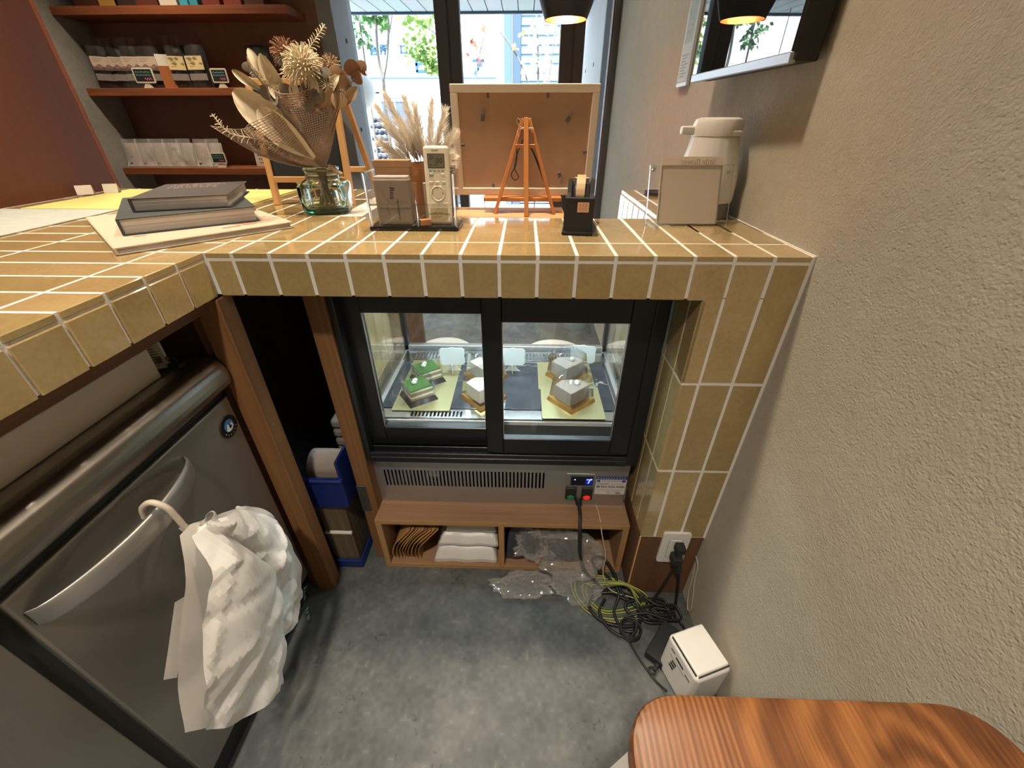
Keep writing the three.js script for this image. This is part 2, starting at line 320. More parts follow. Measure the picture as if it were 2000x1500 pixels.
  part('corner_bead', cb(-0.1712, -0.1675, 0.0, 0.2595, -0.005, 0.0, 0.001, 1), mPine, counter);
  part('wall_sealant', [bx(-0.0035, -0.0002, 0.2605, Htop - 0.0005, -0.004, -0.0003), bx(-0.0035, -0.0002, Htop - 0.002, Htop + 0.0012, -0.78, 0)], mGrout, counter);
}
{ // posts carrying the counter
  const a = thing('timber_post', 'square brown timber post at the inner corner of the counter', 'post', [-1.078, 0, -0.008]);
  part('shaft', cb(-0.0245, 0.0245, 0, 0.9215, -0.022, 0.022, 0.002, 1), mPost, a);
  part('packing_strip', cb(-0.05, -0.026, 0, 0.90, -0.018, 0.01, 0.001, 1), mDarkWood, a);
  part('nail_head', [cyl(0.003, 0.003, 0.001, 10).rotateZ(-Math.PI / 2).translate(0.0248, 0.62, 0.004), cyl(0.003, 0.003, 0.001, 10).rotateZ(-Math.PI / 2).translate(0.0248, 0.57, 0.002)], mDarkMetal, a);
  const b = single('timber_stud', 'brown timber stud standing against the black display cabinet', 'post', cb(-0.9575, -0.914, 0, 0.9245, -0.14, -0.098, 0.0015, 1, 0.4), mPost);
}
// ---------------------------------------------------------------- unseen ceiling downlights and the pendant lamp
const mLampOn = S({ color: 0x222222, emissive: lin(1.0, 0.78, 0.5), emissiveIntensity: 3, roughness: 0.6 });
function downlight(x, z, label, power, tint = lin(1.0, 0.82, 0.62), angle = 0.95, tx = x, tz = z) {  // lamp out of view, placed to light the area named in its label
  const t = thing('unseen_ceiling_downlight', label, 'lamp', [x, CEIL, z], 0, 'unseen round downlights in the ceiling');
  part('ring', latheG([[0.036, 0.004], [0.036, -0.004], [0.05, -0.006], [0.054, -0.002], [0.054, 0.004]], 32), mWhite, t);
  part('lamp_glass', cyl(0.036, 0.036, 0.002, 32).translate(0, -0.003, 0), mLampOn, t);
  const l = new THREE.SpotLight(tint, power, 0, angle, 0.75, 2);
  l.position.set(0, -0.012, 0); l.target.position.set(tx - x, -CEIL, tz - z); l.castShadow = true; l.shadow.radius = 3.2; l.shadow.mapSize.set(1024, 1024);
  t.add(l, l.target);
  return t;
}
downlight(-0.62, -0.27, 'unseen ceiling downlight lighting the middle of the tiled counter', 6.5);
downlight(-0.75, 1.15, 'unseen ceiling downlight lighting the work area behind the counter', 13.5, lin(1.0, 0.9, 0.77));
downlight(-1.5, -0.25, 'unseen ceiling downlight lighting the books on the counter', 8.0);
downlight(-2.3, -1.45, 'unseen ceiling downlight lighting the shelves', 9.0);
downlight(-0.5, -1.3, 'unseen ceiling downlight lighting the customer side near the window', 2.5);  // out of view, brightens the customer side and the wall by the window
{ // pendant
  const t = thing('pendant_lamp', 'black bell-shaped pendant lamp with copper inside, hanging before the window', 'lamp', [-0.373, 1.462, -1.0]);
  const prof = [[0.066, 0], [0.078, 0.03], [0.092, 0.07], [0.1, 0.12], [0.098, 0.17], [0.08, 0.22], [0.05, 0.25], [0.028, 0.262], [0.022, 0.30], [0.0, 0.302]];
  part('shade', smooth(latheG(prof, 48), 0.9), S({ color: lin(0.02, 0.021, 0.022), roughness: 0.55 }), t);
  part('copper_lining', smooth(latheG(prof.slice(0, 8).map(([r, y]) => [Math.max(r - 0.0022, 0), y + 0.0006]), 48), 0.9), M({ color: lin(0.80, 0.36, 0.20), metalness: 1, roughness: 0.32, side: THREE.DoubleSide }), t);
  part('cord', cyl(0.003, 0.003, CEIL - 1.462 - 0.3, 8).translate(0, 0.3 + (CEIL - 1.462 - 0.3) / 2, 0), mBlack, t);
  part('bulb', new THREE.SphereGeometry(0.024, 20, 14).translate(0, 0.15, 0), S({ color: 0x332211, emissive: lin(1, 0.62, 0.32), emissiveIntensity: 6 }), t);
  const l = new THREE.PointLight(lin(1.0, 0.72, 0.45), 1.6, 0, 2); l.position.set(0, 0.15, 0); l.castShadow = true; l.shadow.radius = 1.0; t.add(l);
}

// ---------------------------------------------------------------- refrigerated display cabinet
const cabinet = thing('display_cabinet', 'black framed refrigerated display cabinet with sliding glass doors under the counter', 'cabinet');
{
  const X0 = -0.933, X1 = -0.182;
  part('door_frame', [cb(X0, -0.9, 0.413, 0.923, -0.175, -0.108), cb(-0.212, X1, 0.413, 0.923, -0.175, -0.108), cb(-0.9, -0.212, 0.884, 0.923, -0.175, -0.108),
    cb(-0.9, -0.212, 0.413, 0.432, -0.175, -0.105), cb(-0.9, -0.212, 0.432, 0.446, -0.112, -0.106, 0.001), cb(-0.9, -0.212, 0.432, 0.446, -0.139, -0.134, 0.001), cb(-0.9, -0.212, 0.432, 0.446, -0.172, -0.166, 0.001)], mBlackFrame, cabinet);
  const door = (x0, gx0, gx1, x1, y0, gy0, gy1, y1, z0, z1, lab) => {
    const d = part('sliding_door', [cb(x0, gx0, y0, y1, z0, z1, 0.002), cb(gx1, x1, y0, y1, z0, z1, 0.002), cb(gx0, gx1, y0, gy0, z0, z1, 0.002), cb(gx0, gx1, gy1, y1, z0, z1, 0.002)], mBlackFrame, cabinet, lab);
    part('pane', bx(gx0 - 0.004, gx1 + 0.004, gy0 - 0.004, gy1 + 0.004, (z0 + z1) / 2 - 0.002, (z0 + z1) / 2 + 0.002), mGlass, d);
    part('gasket', bx(gx0, gx0 + 0.002, gy0, gy1, z1 - 0.006, z1 - 0.002), mSteelDull, d); part('gasket', bx(gx1 - 0.002, gx1, gy0, gy1, z1 - 0.006, z1 - 0.002), mSteelDull, d);
  };
  door(-0.905, -0.860, -0.586, -0.545, 0.447, 0.507, 0.833, 0.886, -0.165, -0.141, 'left sliding door on the rear track');
  door(-0.584, -0.540, -0.260, -0.206, 0.447, 0.497, 0.826, 0.886, -0.133, -0.113, 'right sliding door on the front track');
  // interior
  part('deck', [bx(-0.9, -0.21, 0.44, 0.492, -0.58, -0.18)], mSteelDull, cabinet);
  // slotted plates front and rear
  const plate = (x0, x1, z0, z1, y) => {
    const s = shapeOf([[x0, z0], [x1, z0], [x1, z1], [x0, z1]]);
    for (const [a, b] of [[-0.80, -0.655], [-0.42, -0.275]]) for (let x = a; x < b; x += 0.0105) { const h = new THREE.Path(); h.moveTo(x, z0 + 0.008); h.lineTo(x + 0.0055, z0 + 0.008); h.lineTo(x + 0.0055, z1 - 0.006); h.lineTo(x, z1 - 0.006); h.closePath(); s.holes.push(h); }
    return uvm(ext(s, 0.0015).rotateX(Math.PI / 2).translate(0, y, 0));
  };
  part('front_grille', plate(-0.898, -0.212, -0.218, -0.178, 0.512), mChrome, cabinet);
  const s2 = shapeOf([[-0.898, -0.555], [-0.212, -0.555], [-0.212, -0.49], [-0.898, -0.49]]);
  for (let x = -0.86; x < -0.26; x += 0.0115) { const h = new THREE.Path(); h.moveTo(x, -0.548); h.lineTo(x + 0.006, -0.548); h.lineTo(x + 0.006, -0.498); h.lineTo(x, -0.498); h.closePath(); s2.holes.push(h); }
  part('rear_grille', uvm(ext(s2, 0.0015).rotateX(Math.PI / 2).translate(0, 0.516, 0)), mChrome, cabinet);
  part('door_sill', [cb(-0.9, -0.212, 0.492, 0.505, -0.185, -0.176, 0.001)], mWhitePlastic, cabinet);
  // side glass, customer-side glass and its frame
  part('side_glass', bx(-0.905, -0.901, 0.50, 0.88, -0.57, -0.175), mGlass, cabinet);
  part('side_glass', bx(-0.209, -0.205, 0.50, 0.88, -0.57, -0.175), mGlass, cabinet);
  part('customer_glass', bx(-0.895, -0.215, 0.53, 0.88, -0.578, -0.574), mGlass, cabinet);
  part('corner_post', cb(-0.912, -0.894, 0.49, 0.9, -0.588, -0.566), mBlackFrame, cabinet);
  part('corner_post', cb(-0.216, -0.198, 0.49, 0.9, -0.588, -0.566), mBlackFrame, cabinet);
  part('lower_rail', [cb(-0.912, -0.198, 0.49, 0.532, -0.588, -0.566), cb(-0.905, -0.893, 0.492, 0.515, -0.57, -0.18), cb(-0.217, -0.205, 0.492, 0.515, -0.57, -0.18)], mSteelDull, cabinet);
  part('roof', [cb(-0.912, -0.198, 0.882, 0.92, -0.59, -0.176)], mBlackFrame, cabinet);
  part('machine_housing', [bx(-0.925, -0.19, 0.225, 0.44, -0.585, -0.17)], mBlackSoft, cabinet);
  // LED strips below the roof, two rows each
  for (const [z, lab] of [[-0.205, 'led strip beside the doors'], [-0.54, 'led strip beside the customer glass']]) {
    const st = part('led_strip', cb(-0.88, -0.235, 0.876, 0.882, z - 0.011, z + 0.011, 0.001), mWhitePlastic, cabinet, lab);
    const dots = []; for (let k = 0; k < 44; k++) for (const dz of [-0.005, 0.005]) dots.push(bx(-0.872 + k * 0.0146, -0.866 + k * 0.0146, 0.8745, 0.876, z + dz - 0.002, z + dz + 0.002));
    part('led_chip', dots, emit(0.75, 0.93, 1.0, 9), st);
    const l = new THREE.RectAreaLight(lin(0.70, 0.90, 1.0), 62, 0.64, 0.02);
    l.position.set(-0.557, 0.873, z); l.rotation.x = -Math.PI / 2; cabinet.add(l);
  }
  // stainless service panel with vent slots
  const s = shapeOf([[-0.93, 0.2225], [-0.187, 0.2225], [-0.187, 0.412], [-0.93, 0.412]]);
  for (let k = 0; k < 44; k++) { const x = -0.889 + k * 0.01068, h = new THREE.Path(); h.moveTo(x, 0.288); h.lineTo(x + 0.0052, 0.288); h.lineTo(x + 0.0052, 0.352); h.lineTo(x, 0.352); h.closePath(); s.holes.push(h); }
  const pn = part('service_panel', uvm(ext(s, 0.002).translate(0, 0, -0.1405)), mSteelPanel, cabinet);
  part('screw', [-0.86, -0.57, -0.26].map((x) => new THREE.SphereGeometry(0.0045, 10, 6).scale(1, 1, 0.5).translate(x, 0.4, -0.138)), mChrome, pn);
  part('side_flange', cb(-0.957, -0.931, 0.228, 0.33, -0.0955, -0.0935, 0.0005), mSteel, pn);
  const fins = []; for (let k = 0; k < 16; k++) fins.push(bx(-0.86 + k * 0.0095, -0.8565 + k * 0.0095, 0.29, 0.345, -0.168, -0.160));
  part('condenser_fins', fins, mChrome, cabinet);
  // controls
  const c = part('control_plate', cb(-0.362, -0.281, 0.246, 0.352, -0.139, -0.1365, 0.001), mSteelDull, pn);
  part('thermostat', cb(-0.349, -0.285, 0.308, 0.344, -0.137, -0.134, 0.001), mBlack, pn);
  part('thermostat_display', new THREE.PlaneGeometry(0.058, 0.03).translate(-0.317, 0.326, -0.1336), S({ color: 0x000000, roughness: 0.2, emissive: 0xffffff, emissiveIntensity: 1.0, emissiveMap: canvasTex(256, 132, (g, w, h) => {
    g.fillStyle = '#02030c'; g.fillRect(0, 0, w, h); g.fillStyle = '#071a7a'; g.fillRect(172, 12, 84, 110); g.fillStyle = '#cfe0ff'; g.beginPath(); g.arc(38, 40, 10, 0, 7); g.fill();
    g.strokeStyle = '#bcd0ff'; g.lineWidth = 13; g.lineCap = 'round'; g.beginPath(); g.moveTo(188, 38); g.lineTo(228, 38); g.lineTo(208, 100); g.stroke(); g.beginPath(); g.arc(242, 34, 6, 0, 7); g.stroke(); }) }), pn);
  for (const [x, lab, col] of [[-0.345, 'green rocker switch', lin(0.01, 0.11, 0.05)], [-0.298, 'lit red rocker switch', lin(0.5, 0.01, 0.012)]]) {
    const w = part('rocker_switch', cb(x - 0.016, x + 0.016, 0.251, 0.299, -0.137, -0.131, 0.002), mBlack, pn, lab);
    part('rocker', new THREE.SphereGeometry(0.011, 16, 10).scale(1, 0.75, 0.5).translate(x, 0.262, -0.131), M({ color: col, roughness: 0.2, emissive: x > -0.32 ? lin(0.7, 0.02, 0.02) : lin(0, 0.05, 0.02), emissiveIntensity: 0.5 }), w);
  }
  part('sticker', new THREE.PlaneGeometry(0.088, 0.072).translate(-0.232, 0.306, -0.1382), S({ roughness: 0.5, map: canvasTex(512, 420, (g, w, h) => {
    g.fillStyle = '#d8d2cc'; g.fillRect(0, 0, w, h); g.fillStyle = '#1e2f7c'; g.fillRect(0, 0, w, 66); g.fillStyle = '#c8cfe6'; for (let k = 0; k < 11; k++) { g.fillRect(18 + k * 44, 18, 26, 6); g.fillRect(24 + k * 44, 30, 20, 5); g.fillRect(18 + k * 44, 42, 28, 6); }
    g.fillStyle = '#3b4d95'; g.fillRect(14, 78, 58, 52); g.fillRect(430, 78, 66, 52); for (let k = 0; k < 9; k++) { g.fillRect(92 + k * 37, 82, 26, 5); g.fillRect(98 + k * 37, 94, 20, 5); g.fillRect(92 + k * 37, 108, 28, 6); }
    g.fillStyle = '#222'; for (let k = 0; k < 10; k++) g.fillRect(22 + k * 21, 164, 15, 16); g.fillStyle = '#a05a44'; for (let k = 0; k < 12; k++) g.fillRect(262 + k * 17, 164, 10, 12);
    g.fillStyle = '#1a1a1a'; g.font = 'bold 66px sans-serif'; g.fillText('052-533-5500', 92, 262, 400); g.beginPath(); g.arc(48, 240, 28, 0, 7); g.fill(); g.fillStyle = '#d8d2cc'; g.beginPath(); g.arc(48, 244, 12, 0, 7); g.fill();
    g.fillStyle = '#8a6f72'; for (let k = 0; k < 20; k++) g.fillRect(30 + k * 22, 312, 15, 9); g.fillStyle = '#555'; g.fillRect(200, 362, 60, 12); g.fillRect(340, 362, 90, 12); g.fillStyle = '#7a7a88'; g.fillRect(360, 382, 80, 22); }) }), pn);
  part('cord_gland', [cyl(0.009, 0.011, 0.014, 16).rotateX(Math.PI / 2).translate(-0.32, 0.243, -0.13)], mBlack, pn);
}

// ---------------------------------------------------------------- refrigerator under the left arm
{
  const f = thing('undercounter_refrigerator', 'stainless steel undercounter refrigerator with a rolled worktop edge', 'refrigerator', [0, 0, 0]);
  part('body', [bx(-1.72, -1.125, 0.10, 0.745, 0.03, 0.985)], mSteelDoor, f);
  part('plinth', [bx(-1.70, -1.128, 0.0, 0.10, 0.035, 0.98)], mBlackSoft, f);
  const prof = new THREE.Shape(); prof.moveTo(-1.74, 0.745); prof.lineTo(-1.74, 0.80); prof.lineTo(-1.165, 0.80); prof.bezierCurveTo(-1.15, 0.80, -1.145, 0.808, -1.13, 0.808); prof.bezierCurveTo(-1.10, 0.808, -1.083, 0.795, -1.083, 0.768); prof.bezierCurveTo(-1.083, 0.755, -1.086, 0.746, -1.094, 0.742); prof.lineTo(-1.12, 0.742); prof.closePath();
  part('worktop', smooth(uvm(ext(prof, 0.965, 0, 20).translate(0, 0, 0.022)), 0.6), mSteel, f);
  const ev = new Evaluator(); ev.attributes = ['position', 'normal'];
  for (const [z0, z1] of [[0.03, 0.466], [0.488, 0.985]]) {
    const base = new Brush(new RoundedBoxGeometry(0.03, 0.618, z1 - z0, 2, 0.004).translate(-1.115, 0.412, (z0 + z1) / 2)), dish = new Brush(new THREE.SphereGeometry(1, 40, 24).scale(0.018, 0.042, 0.115).translate(-1.0985, 0.672, 0.315 + (z0 > 0.4 ? 0.45 : 0)));
    base.updateMatrixWorld(); dish.updateMatrixWorld();
    const d = part('door', smooth(uvm(ev.evaluate(base, dish, SUBTRACTION).geometry), 0.5), mSteelDoor, f);
    const zc = z0 > 0.4 ? 0.45 : 0;
    // grip: a flat bowed bar
    const grip = surf((u, v) => { // u along z, v round the section
      const z = lerp(0.178, 0.458, u) + zc, e = Math.sin(Math.PI * Math.min(1, Math.max(0, u))), bow = Math.pow(e, 0.55) * 0.047, hgt = 0.015 + 0.006 * Math.pow(e, 0.6), a = v * Math.PI * 2;
      return [-1.1 + bow + Math.cos(a) * 0.0065 * (0.5 + 0.5 * e), 0.676 + Math.sign(Math.sin(a)) * Math.pow(Math.abs(Math.sin(a)), 0.6) * hgt, z];
    }, 40, 20);
    part('handle', grip, mSteelDull, d);
    if (z0 < 0.1) {
      part('badge', cyl(0.024, 0.024, 0.003, 40).rotateZ(-Math.PI / 2).translate(-1.0985, 0.666, 0.062), mBlack, d);
      const b = part('badge_print', new THREE.CircleGeometry(0.0232, 40).rotateY(Math.PI / 2).translate(-1.0967, 0.666, 0.062), S({ roughness: 0.35, map: canvasTex(256, 256, (g, w) => {
        g.fillStyle = '#08090d'; g.fillRect(0, 0, w, w); g.fillStyle = '#3b76a8'; g.beginPath(); g.arc(128, 118, 74, 0, 7); g.fill();
        g.fillStyle = '#dfe6ea'; g.beginPath(); g.moveTo(70, 164); g.lineTo(110, 84); g.lineTo(140, 128); g.lineTo(176, 96); g.lineTo(196, 150); g.lineTo(150, 188); g.lineTo(104, 186); g.closePath(); g.fill();
        g.fillStyle = '#10131a'; g.beginPath(); g.moveTo(130, 104); g.lineTo(172, 138); g.lineTo(148, 164); g.lineTo(122, 150); g.closePath(); g.fill();
        g.fillStyle = '#cfd6da'; for (let k = 0; k < 6; k++) { const a = 0.5 + k * 0.42; g.beginPath(); g.arc(128 + Math.cos(a) * 102, 128 + Math.sin(a) * 102, 7, 0, 7); g.fill(); } }) }), d);
    }
  }
  part('door_gasket', [bx(-1.125, -1.108, 0.10, 0.722, 0.464, 0.490), bx(-1.125, -1.108, 0.722, 0.744, 0.032, 0.985)], mBlackSoft, f);
}
// ---------------------------------------------------------------- things on the counter
const mPages = S({ color: lin(0.72, 0.65, 0.58), roughness: 0.9, map: dataTex(64, 256, (u, v) => { const a = 0.72 + 0.28 * vn(v * 256, 0, 256, 1, 501); return [a, a, a]; }, true, 0.1, 0.1) });
function book(name, label, [ax, az], turn, w, l, y0, h, cover, prints) {
  const b = thing(name, label, 'book', [ax, y0, az], turn), t = 0.0026;
  part('back_cover', cb(0, w, 0, t, -l, 0, 0.0008), cover, b);
  const f = part('front_cover', cb(0, w, h - t, h, -l, 0, 0.0008), cover, b);
  part('spine', cb(-0.0015, 0.003, 0.0005, h - 0.0005, -l, 0, 0.001), cover, b);
  const pg = bx(0.003, w - 0.005, t, h - t, -l + 0.004, -0.004); const p = pg.attributes.position, uv = pg.attributes.uv; for (let i = 0; i < p.count; i++) uv.setXY(i, 0.3, p.getY(i) * 1.0);
  part('pages', pg, mPages, b);
  if (prints) part('cover_print', new THREE.PlaneGeometry(w - 0.01, l - 0.01).rotateX(-Math.PI / 2).translate(w / 2, h + 0.0004, -l / 2), S({ map: prints, roughness: 0.75, transparent: true }), f);
  return b;
}
book('large_book', 'large thin cream hardback book lying under two dark books', [-1.185, 0.025], 0.838, 0.297, 0.385, Htop + 0.0005, 0.0128, S({ color: lin(0.52, 0.43, 0.32), roughness: 0.8 }),
  canvasTex(512, 640, (g, w, h) => { g.clearRect(0, 0, w, h); g.strokeStyle = '#8a4a3a'; g.lineWidth = 4; for (let k = 0; k < 14; k++) { g.beginPath(); const x = 330 + k * 5, y = 470 + (k % 5) * 26; g.moveTo(x, y); g.quadraticCurveTo(x + 40, y + 20, x + 70 + k * 4, y + 6); g.stroke(); } g.fillStyle = '#5a3c4a'; g.fillRect(64, 330, 24, 34); g.fillRect(70, 430, 26, 40); g.fillRect(60, 520, 34, 6); g.fillStyle = '#b8522c'; g.fillRect(300, 585, 60, 9); g.fillRect(370, 575, 50, 7); }));
book('dark_green_book', 'thick dark green hardback book in the middle of the stack', [-1.237, -0.058], 0.669, 0.228, 0.30, Htop + 0.0135, 0.030, S({ color: lin(0.045, 0.055, 0.055), roughness: 0.6 }));
book('charcoal_book', 'charcoal hardback book with pale title on top of the stack', [-1.252, -0.118], 0.3756, 0.168, 0.222, Htop + 0.0437, 0.025, S({ color: lin(0.062, 0.055, 0.05), roughness: 0.6 }),
  canvasTex(512, 680, (g, w, h) => { g.clearRect(0, 0, w, h); g.fillStyle = '#c9a394'; for (const [y, n, s] of [[70, 9, 40], [150, 7, 46], [225, 8, 40]]) for (let k = 0; k < n; k++) { const x = 70 + k * s; g.fillRect(x, y, 7, 34); g.fillRect(x, y + (k % 3) * 14, 22, 6); if (k % 2) g.fillRect(x + 17, y, 7, 34); } }));
{ // mats at the far left
  const wv = (a, b) => S({ roughness: 0.95, map: dataTex(256, 256, (u, v) => mix3(hex(a), hex(b), 0.5 * ((Math.floor(u * 128) + Math.floor(v * 128)) % 2) + 0.5 * fbm(u, v, 8, 40, 3, 521)), true, 0.16) });
  single('woven_mat', 'pale blue-grey woven mat lying at the left end of the counter', 'mat', cb(-1.845, -1.532, Htop, Htop + 0.003, -0.384, 0.30, 0.001), wv(0x9a9f9a, 0xc6c8c0));
  single('woven_mat', 'yellow-green woven mat lying beyond the stack of books', 'mat', cb(-1.80, -1.24, Htop, Htop + 0.003, -0.745, -0.392, 0.001), wv(0xb4b464, 0xd8d68e));
  for (const [x, z, r, lab] of [[-1.835, -0.62, 0.5, 'left of two small white folded cards by the timber partition'], [-1.785, -0.655, 0.2, 'right of two small white folded cards by the timber partition']]) {
    const c = thing('folded_card', lab, 'card', [x, Htop + 0.0032, z], r, 'folded cards by the partition');
    part('front_leaf', bx(-0.02, 0.02, 0, 0.026, -0.0005, 0.0005).rotateX(-0.3), mPaper, c); part('rear_leaf', bx(-0.02, 0.02, 0, 0.026, -0.0005, 0.0005).rotateX(0.3).translate(0, 0, -0.0155), mPaper, c);
  }
}
{ // glass jar
  const v = thing('glass_jar', 'pale green square glass jar holding the dried bouquet', 'jar', [-0.985, Htop + 0.0004, -0.385], 0.22);
  const sec = (u, r, n) => { const a = u * Math.PI * 2, c = Math.cos(a), s = Math.sin(a), k = Math.pow(Math.pow(Math.abs(c), n) + Math.pow(Math.abs(s), n), -1 / n); return [r * k * c, r * k * s]; };
  const O = [[0.0, 2.2, 0.0], [0.046, 3.2, 0.0], [0.050, 5, 0.003], [0.0525, 8, 0.010], [0.0555, 9, 0.045], [0.0555, 8, 0.060], [0.053, 6, 0.067], [0.044, 3, 0.0715], [0.039, 2.2, 0.0745], [0.0385, 2, 0.08], [0.041, 2, 0.083], [0.0385, 2, 0.0865], [0.0385, 2, 0.092], [0.042, 2, 0.095], [0.042, 2, 0.1],
    [0.0395, 2, 0.1015], [0.0355, 2, 0.099], [0.035, 2, 0.076], [0.040, 2.8, 0.068], [0.0485, 4.6, 0.058], [0.049, 5.4, 0.03], [0.0465, 4.6, 0.014], [0.035, 3, 0.0105], [0.0, 2, 0.0105]];
  const g = surf((u, t) => { const k = t * (O.length - 1), i = Math.min(O.length - 2, Math.floor(k)), f = k - i, a = O[i], b = O[i + 1]; const [x, z] = sec(-u, lerp(a[0], b[0], f), lerp(a[1], b[1], f)); return [x, lerp(a[2], b[2], f), z]; }, 72, (O.length - 1) * 2);
  part('glass', g, M({ color: lin(1, 1, 1), transmission: 1, thickness: 0.01, roughness: 0.01, ior: 1.5, attenuationColor: lin(0.45, 0.78, 0.66), attenuationDistance: 0.035 }), v);
}
{ // dried bouquet; local origin at the jar's mouth
  const b = thing('dried_bouquet', 'bouquet of cream dried flowers wrapped in brown net', 'bouquet', [-0.985, 1.10, -0.385]);
  const q = (a, c, z = 0) => [(a - 622) * 0.00113 + (326 - c) * 0.00026 + z * 0.42, (326 - c) * 0.00098, z];
  const mCream = S({ color: lin(0.76, 0.66, 0.48), roughness: 0.9, side: THREE.DoubleSide }), mTan = S({ color: lin(0.50, 0.36, 0.22), roughness: 0.9, side: THREE.DoubleSide }), mGreyLeaf = S({ color: lin(0.20, 0.17, 0.13), roughness: 0.85, side: THREE.DoubleSide }), mRust = S({ color: lin(0.34, 0.18, 0.11), roughness: 0.85, side: THREE.DoubleSide }), mStem = S({ color: lin(0.20, 0.145, 0.09), roughness: 0.9 }), mNet = S({ color: lin(0.42, 0.31, 0.245), roughness: 0.9 });
  const leaf = (A, B, w, bend, twist, name, m, ridges = 0) => {
    const a = V(...A), d = V(...B).sub(a), L = d.length(), dir = d.clone().normalize(), sd = dir.clone().cross(V(Math.sin(twist), 0, Math.cos(twist))).normalize(), up = sd.clone().cross(dir);
    return part(name, surf((u, v) => { const s = Math.pow(Math.max(0, Math.sin(Math.PI * Math.min(1, 0.02 + 0.97 * Math.pow(v, 1.35)))), 0.6) * w, x = (u - 0.5) * 2; const p = a.clone().addScaledVector(dir, v * L).addScaledVector(sd, x * s).addScaledVector(up, bend * Math.sin(Math.PI * v) * 0.6 + (x * x) * s * 0.45 + ridges * Math.sin(u * 26) * 0.0012); return p.toArray(); }, 10, 14), m, b);
  };
  for (let k = 0; k < 9; k++) { const a = k * 0.7; part('stem', tube([[Math.cos(a) * 0.018, -0.078, Math.sin(a) * 0.018], [Math.cos(a + 2) * 0.008, -0.01, Math.sin(a + 2) * 0.008], [Math.cos(a + 2.6) * 0.02, 0.05, Math.sin(a + 2.6) * 0.015]], 0.003 + 0.0015 * rnd(), 14, 6), mStem, b); }
  part('cut_stem', rod(q(640, 318, 0.03), q(668, 335, 0.045), 0.0045), mTan, b);
  leaf(q(612, 290, 0.02), q(452, 172, 0.03), 0.034, 0.01, 0.2, 'broad_leaf', mCream, 1);
  leaf(q(610, 300, 0.035), q(500, 205, 0.05), 0.03, 0.01, 0.1, 'broad_leaf', mCream, 1);
  leaf(q(562, 190, 0.03), q(510, 110, 0.05), 0.017, 0.012, 0.0, 'broad_leaf', mCream, 1);
  leaf(q(520, 178, 0.03), q(455, 136, 0.04), 0.009, 0.01, 0.2, 'broad_leaf', mCream, 1);
  leaf(q(515, 150, 0.04), q(488, 100, 0.04), 0.009, 0.01, 0.4, 'broad_leaf', mCream, 1);
  leaf(q(565, 205, 0.045), q(548, 165, 0.05), 0.012, 0.008, 0.3, 'broad_leaf', mTan, 1);
  leaf(q(582, 200, 0.045), q(572, 155, 0.05), 0.012, 0.008, -0.2, 'broad_leaf', mCream, 1);
  leaf(q(650, 205, 0.02), q(668, 160, 0.03), 0.013, 0.01, 0.2, 'broad_leaf', mTan, 1);
  leaf(q(642, 215, 0.0), q(652, 165, 0.02), 0.015, 0.01, -0.3, 'broad_leaf', mTan, 1);
  leaf(q(618, 195, 0.05), q(606, 148, 0.055), 0.011, 0.01, 0.1, 'broad_leaf', mCream, 1);
  leaf(q(622, 205, 0.045), q(642, 168, 0.05), 0.010, 0.006, 0.5, 'broad_leaf', mTan, 1);
  leaf(q(598, 205, 0.05), q(585, 165, 0.055), 0.011, 0.008, -0.4, 'broad_leaf', mTan, 1);
  leaf(q(560, 200, 0.045), q(525, 160, 0.05), 0.012, 0.01, 0.3, 'broad_leaf', mCream, 1);
  leaf(q(665, 200, 0.03), q(690, 165, 0.03), 0.010, 0.008, 0.3, 'broad_leaf', mTan, 1);
  leaf(q(638, 185, 0.04), q(655, 145, 0.04), 0.010, 0.008, -0.3, 'broad_leaf', mCream, 1);
  // fern frond: midrib with pinnae
  const frond = (pts, n, len, w) => {
    const c = new THREE.CatmullRomCurve3(pts.map((p) => V(...p))), gs = [new THREE.TubeGeometry(c, 24, 0.0011, 5)];
    for (let k = 1; k < n; k++) for (const s of [-1, 1]) { const t = k / n, p = c.getPoint(t), d = c.getTangent(t), sd = d.clone().cross(V(0, 0, 1)).normalize().multiplyScalar(s), l = len * (1 - 0.75 * t) * (0.85 + 0.3 * rnd()); const e = p.clone().addScaledVector(sd, l).addScaledVector(d, l * 0.55).add(V(0, 0, rr(-0.006, 0.006))); gs.push(tube([p, p.clone().lerp(e, 0.5).addScaledVector(d, l * 0.12), e], w, 5, 4)); }
    return gs;
  };
  part('fern_frond', frond([q(560, 160, -0.01), q(580, 120, 0), q(605, 88, 0), q(628, 56, -0.01)], 20, 0.022, 0.0011), mCream, b);
  part('fern_frond', frond([q(610, 305, 0.03), q(510, 265, 0.05), q(440, 248, 0.06), q(412, 214, 0.06)], 22, 0.018, 0.0009), mCream, b);
  part('fern_frond', frond([q(600, 200, 0), q(625, 150, -0.01), q(628, 118, -0.02)], 14, 0.015, 0.0009), mTan, b);
  // shaggy flower heads
  const head = (c, r, n, m, up) => { const gs = [new THREE.SphereGeometry(r * 0.45, 14, 10).translate(...c)]; for (let k = 0; k < n; k++) { const y = 1 - 1.5 * (k + 0.5) / n, a = k * 2.39996, s = Math.sqrt(Math.max(0, 1 - y * y)); const d = V(s * Math.cos(a), y, s * Math.sin(a)).applyAxisAngle(V(1, 0, 0), up), C = V(...c); gs.push(tube([C.clone().addScaledVector(d, r * 0.35), C.clone().addScaledVector(d, r * 0.8).add(V(0, r * 0.1, 0)), C.clone().addScaledVector(d, r * rr(0.95, 1.12)).add(V(rr(-1, 1) * r * 0.1, r * 0.02, 0))], r * 0.035, 4, 4)); } return gs; };
  part('flower_head', head(q(588, 132, 0.05), 0.037, 170, mCream, 0.9), mCream, b);
  part('flower_head', head(q(556, 108, 0.015), 0.030, 110, mRust, 0.8), mRust, b, 'rust-coloured flower head');
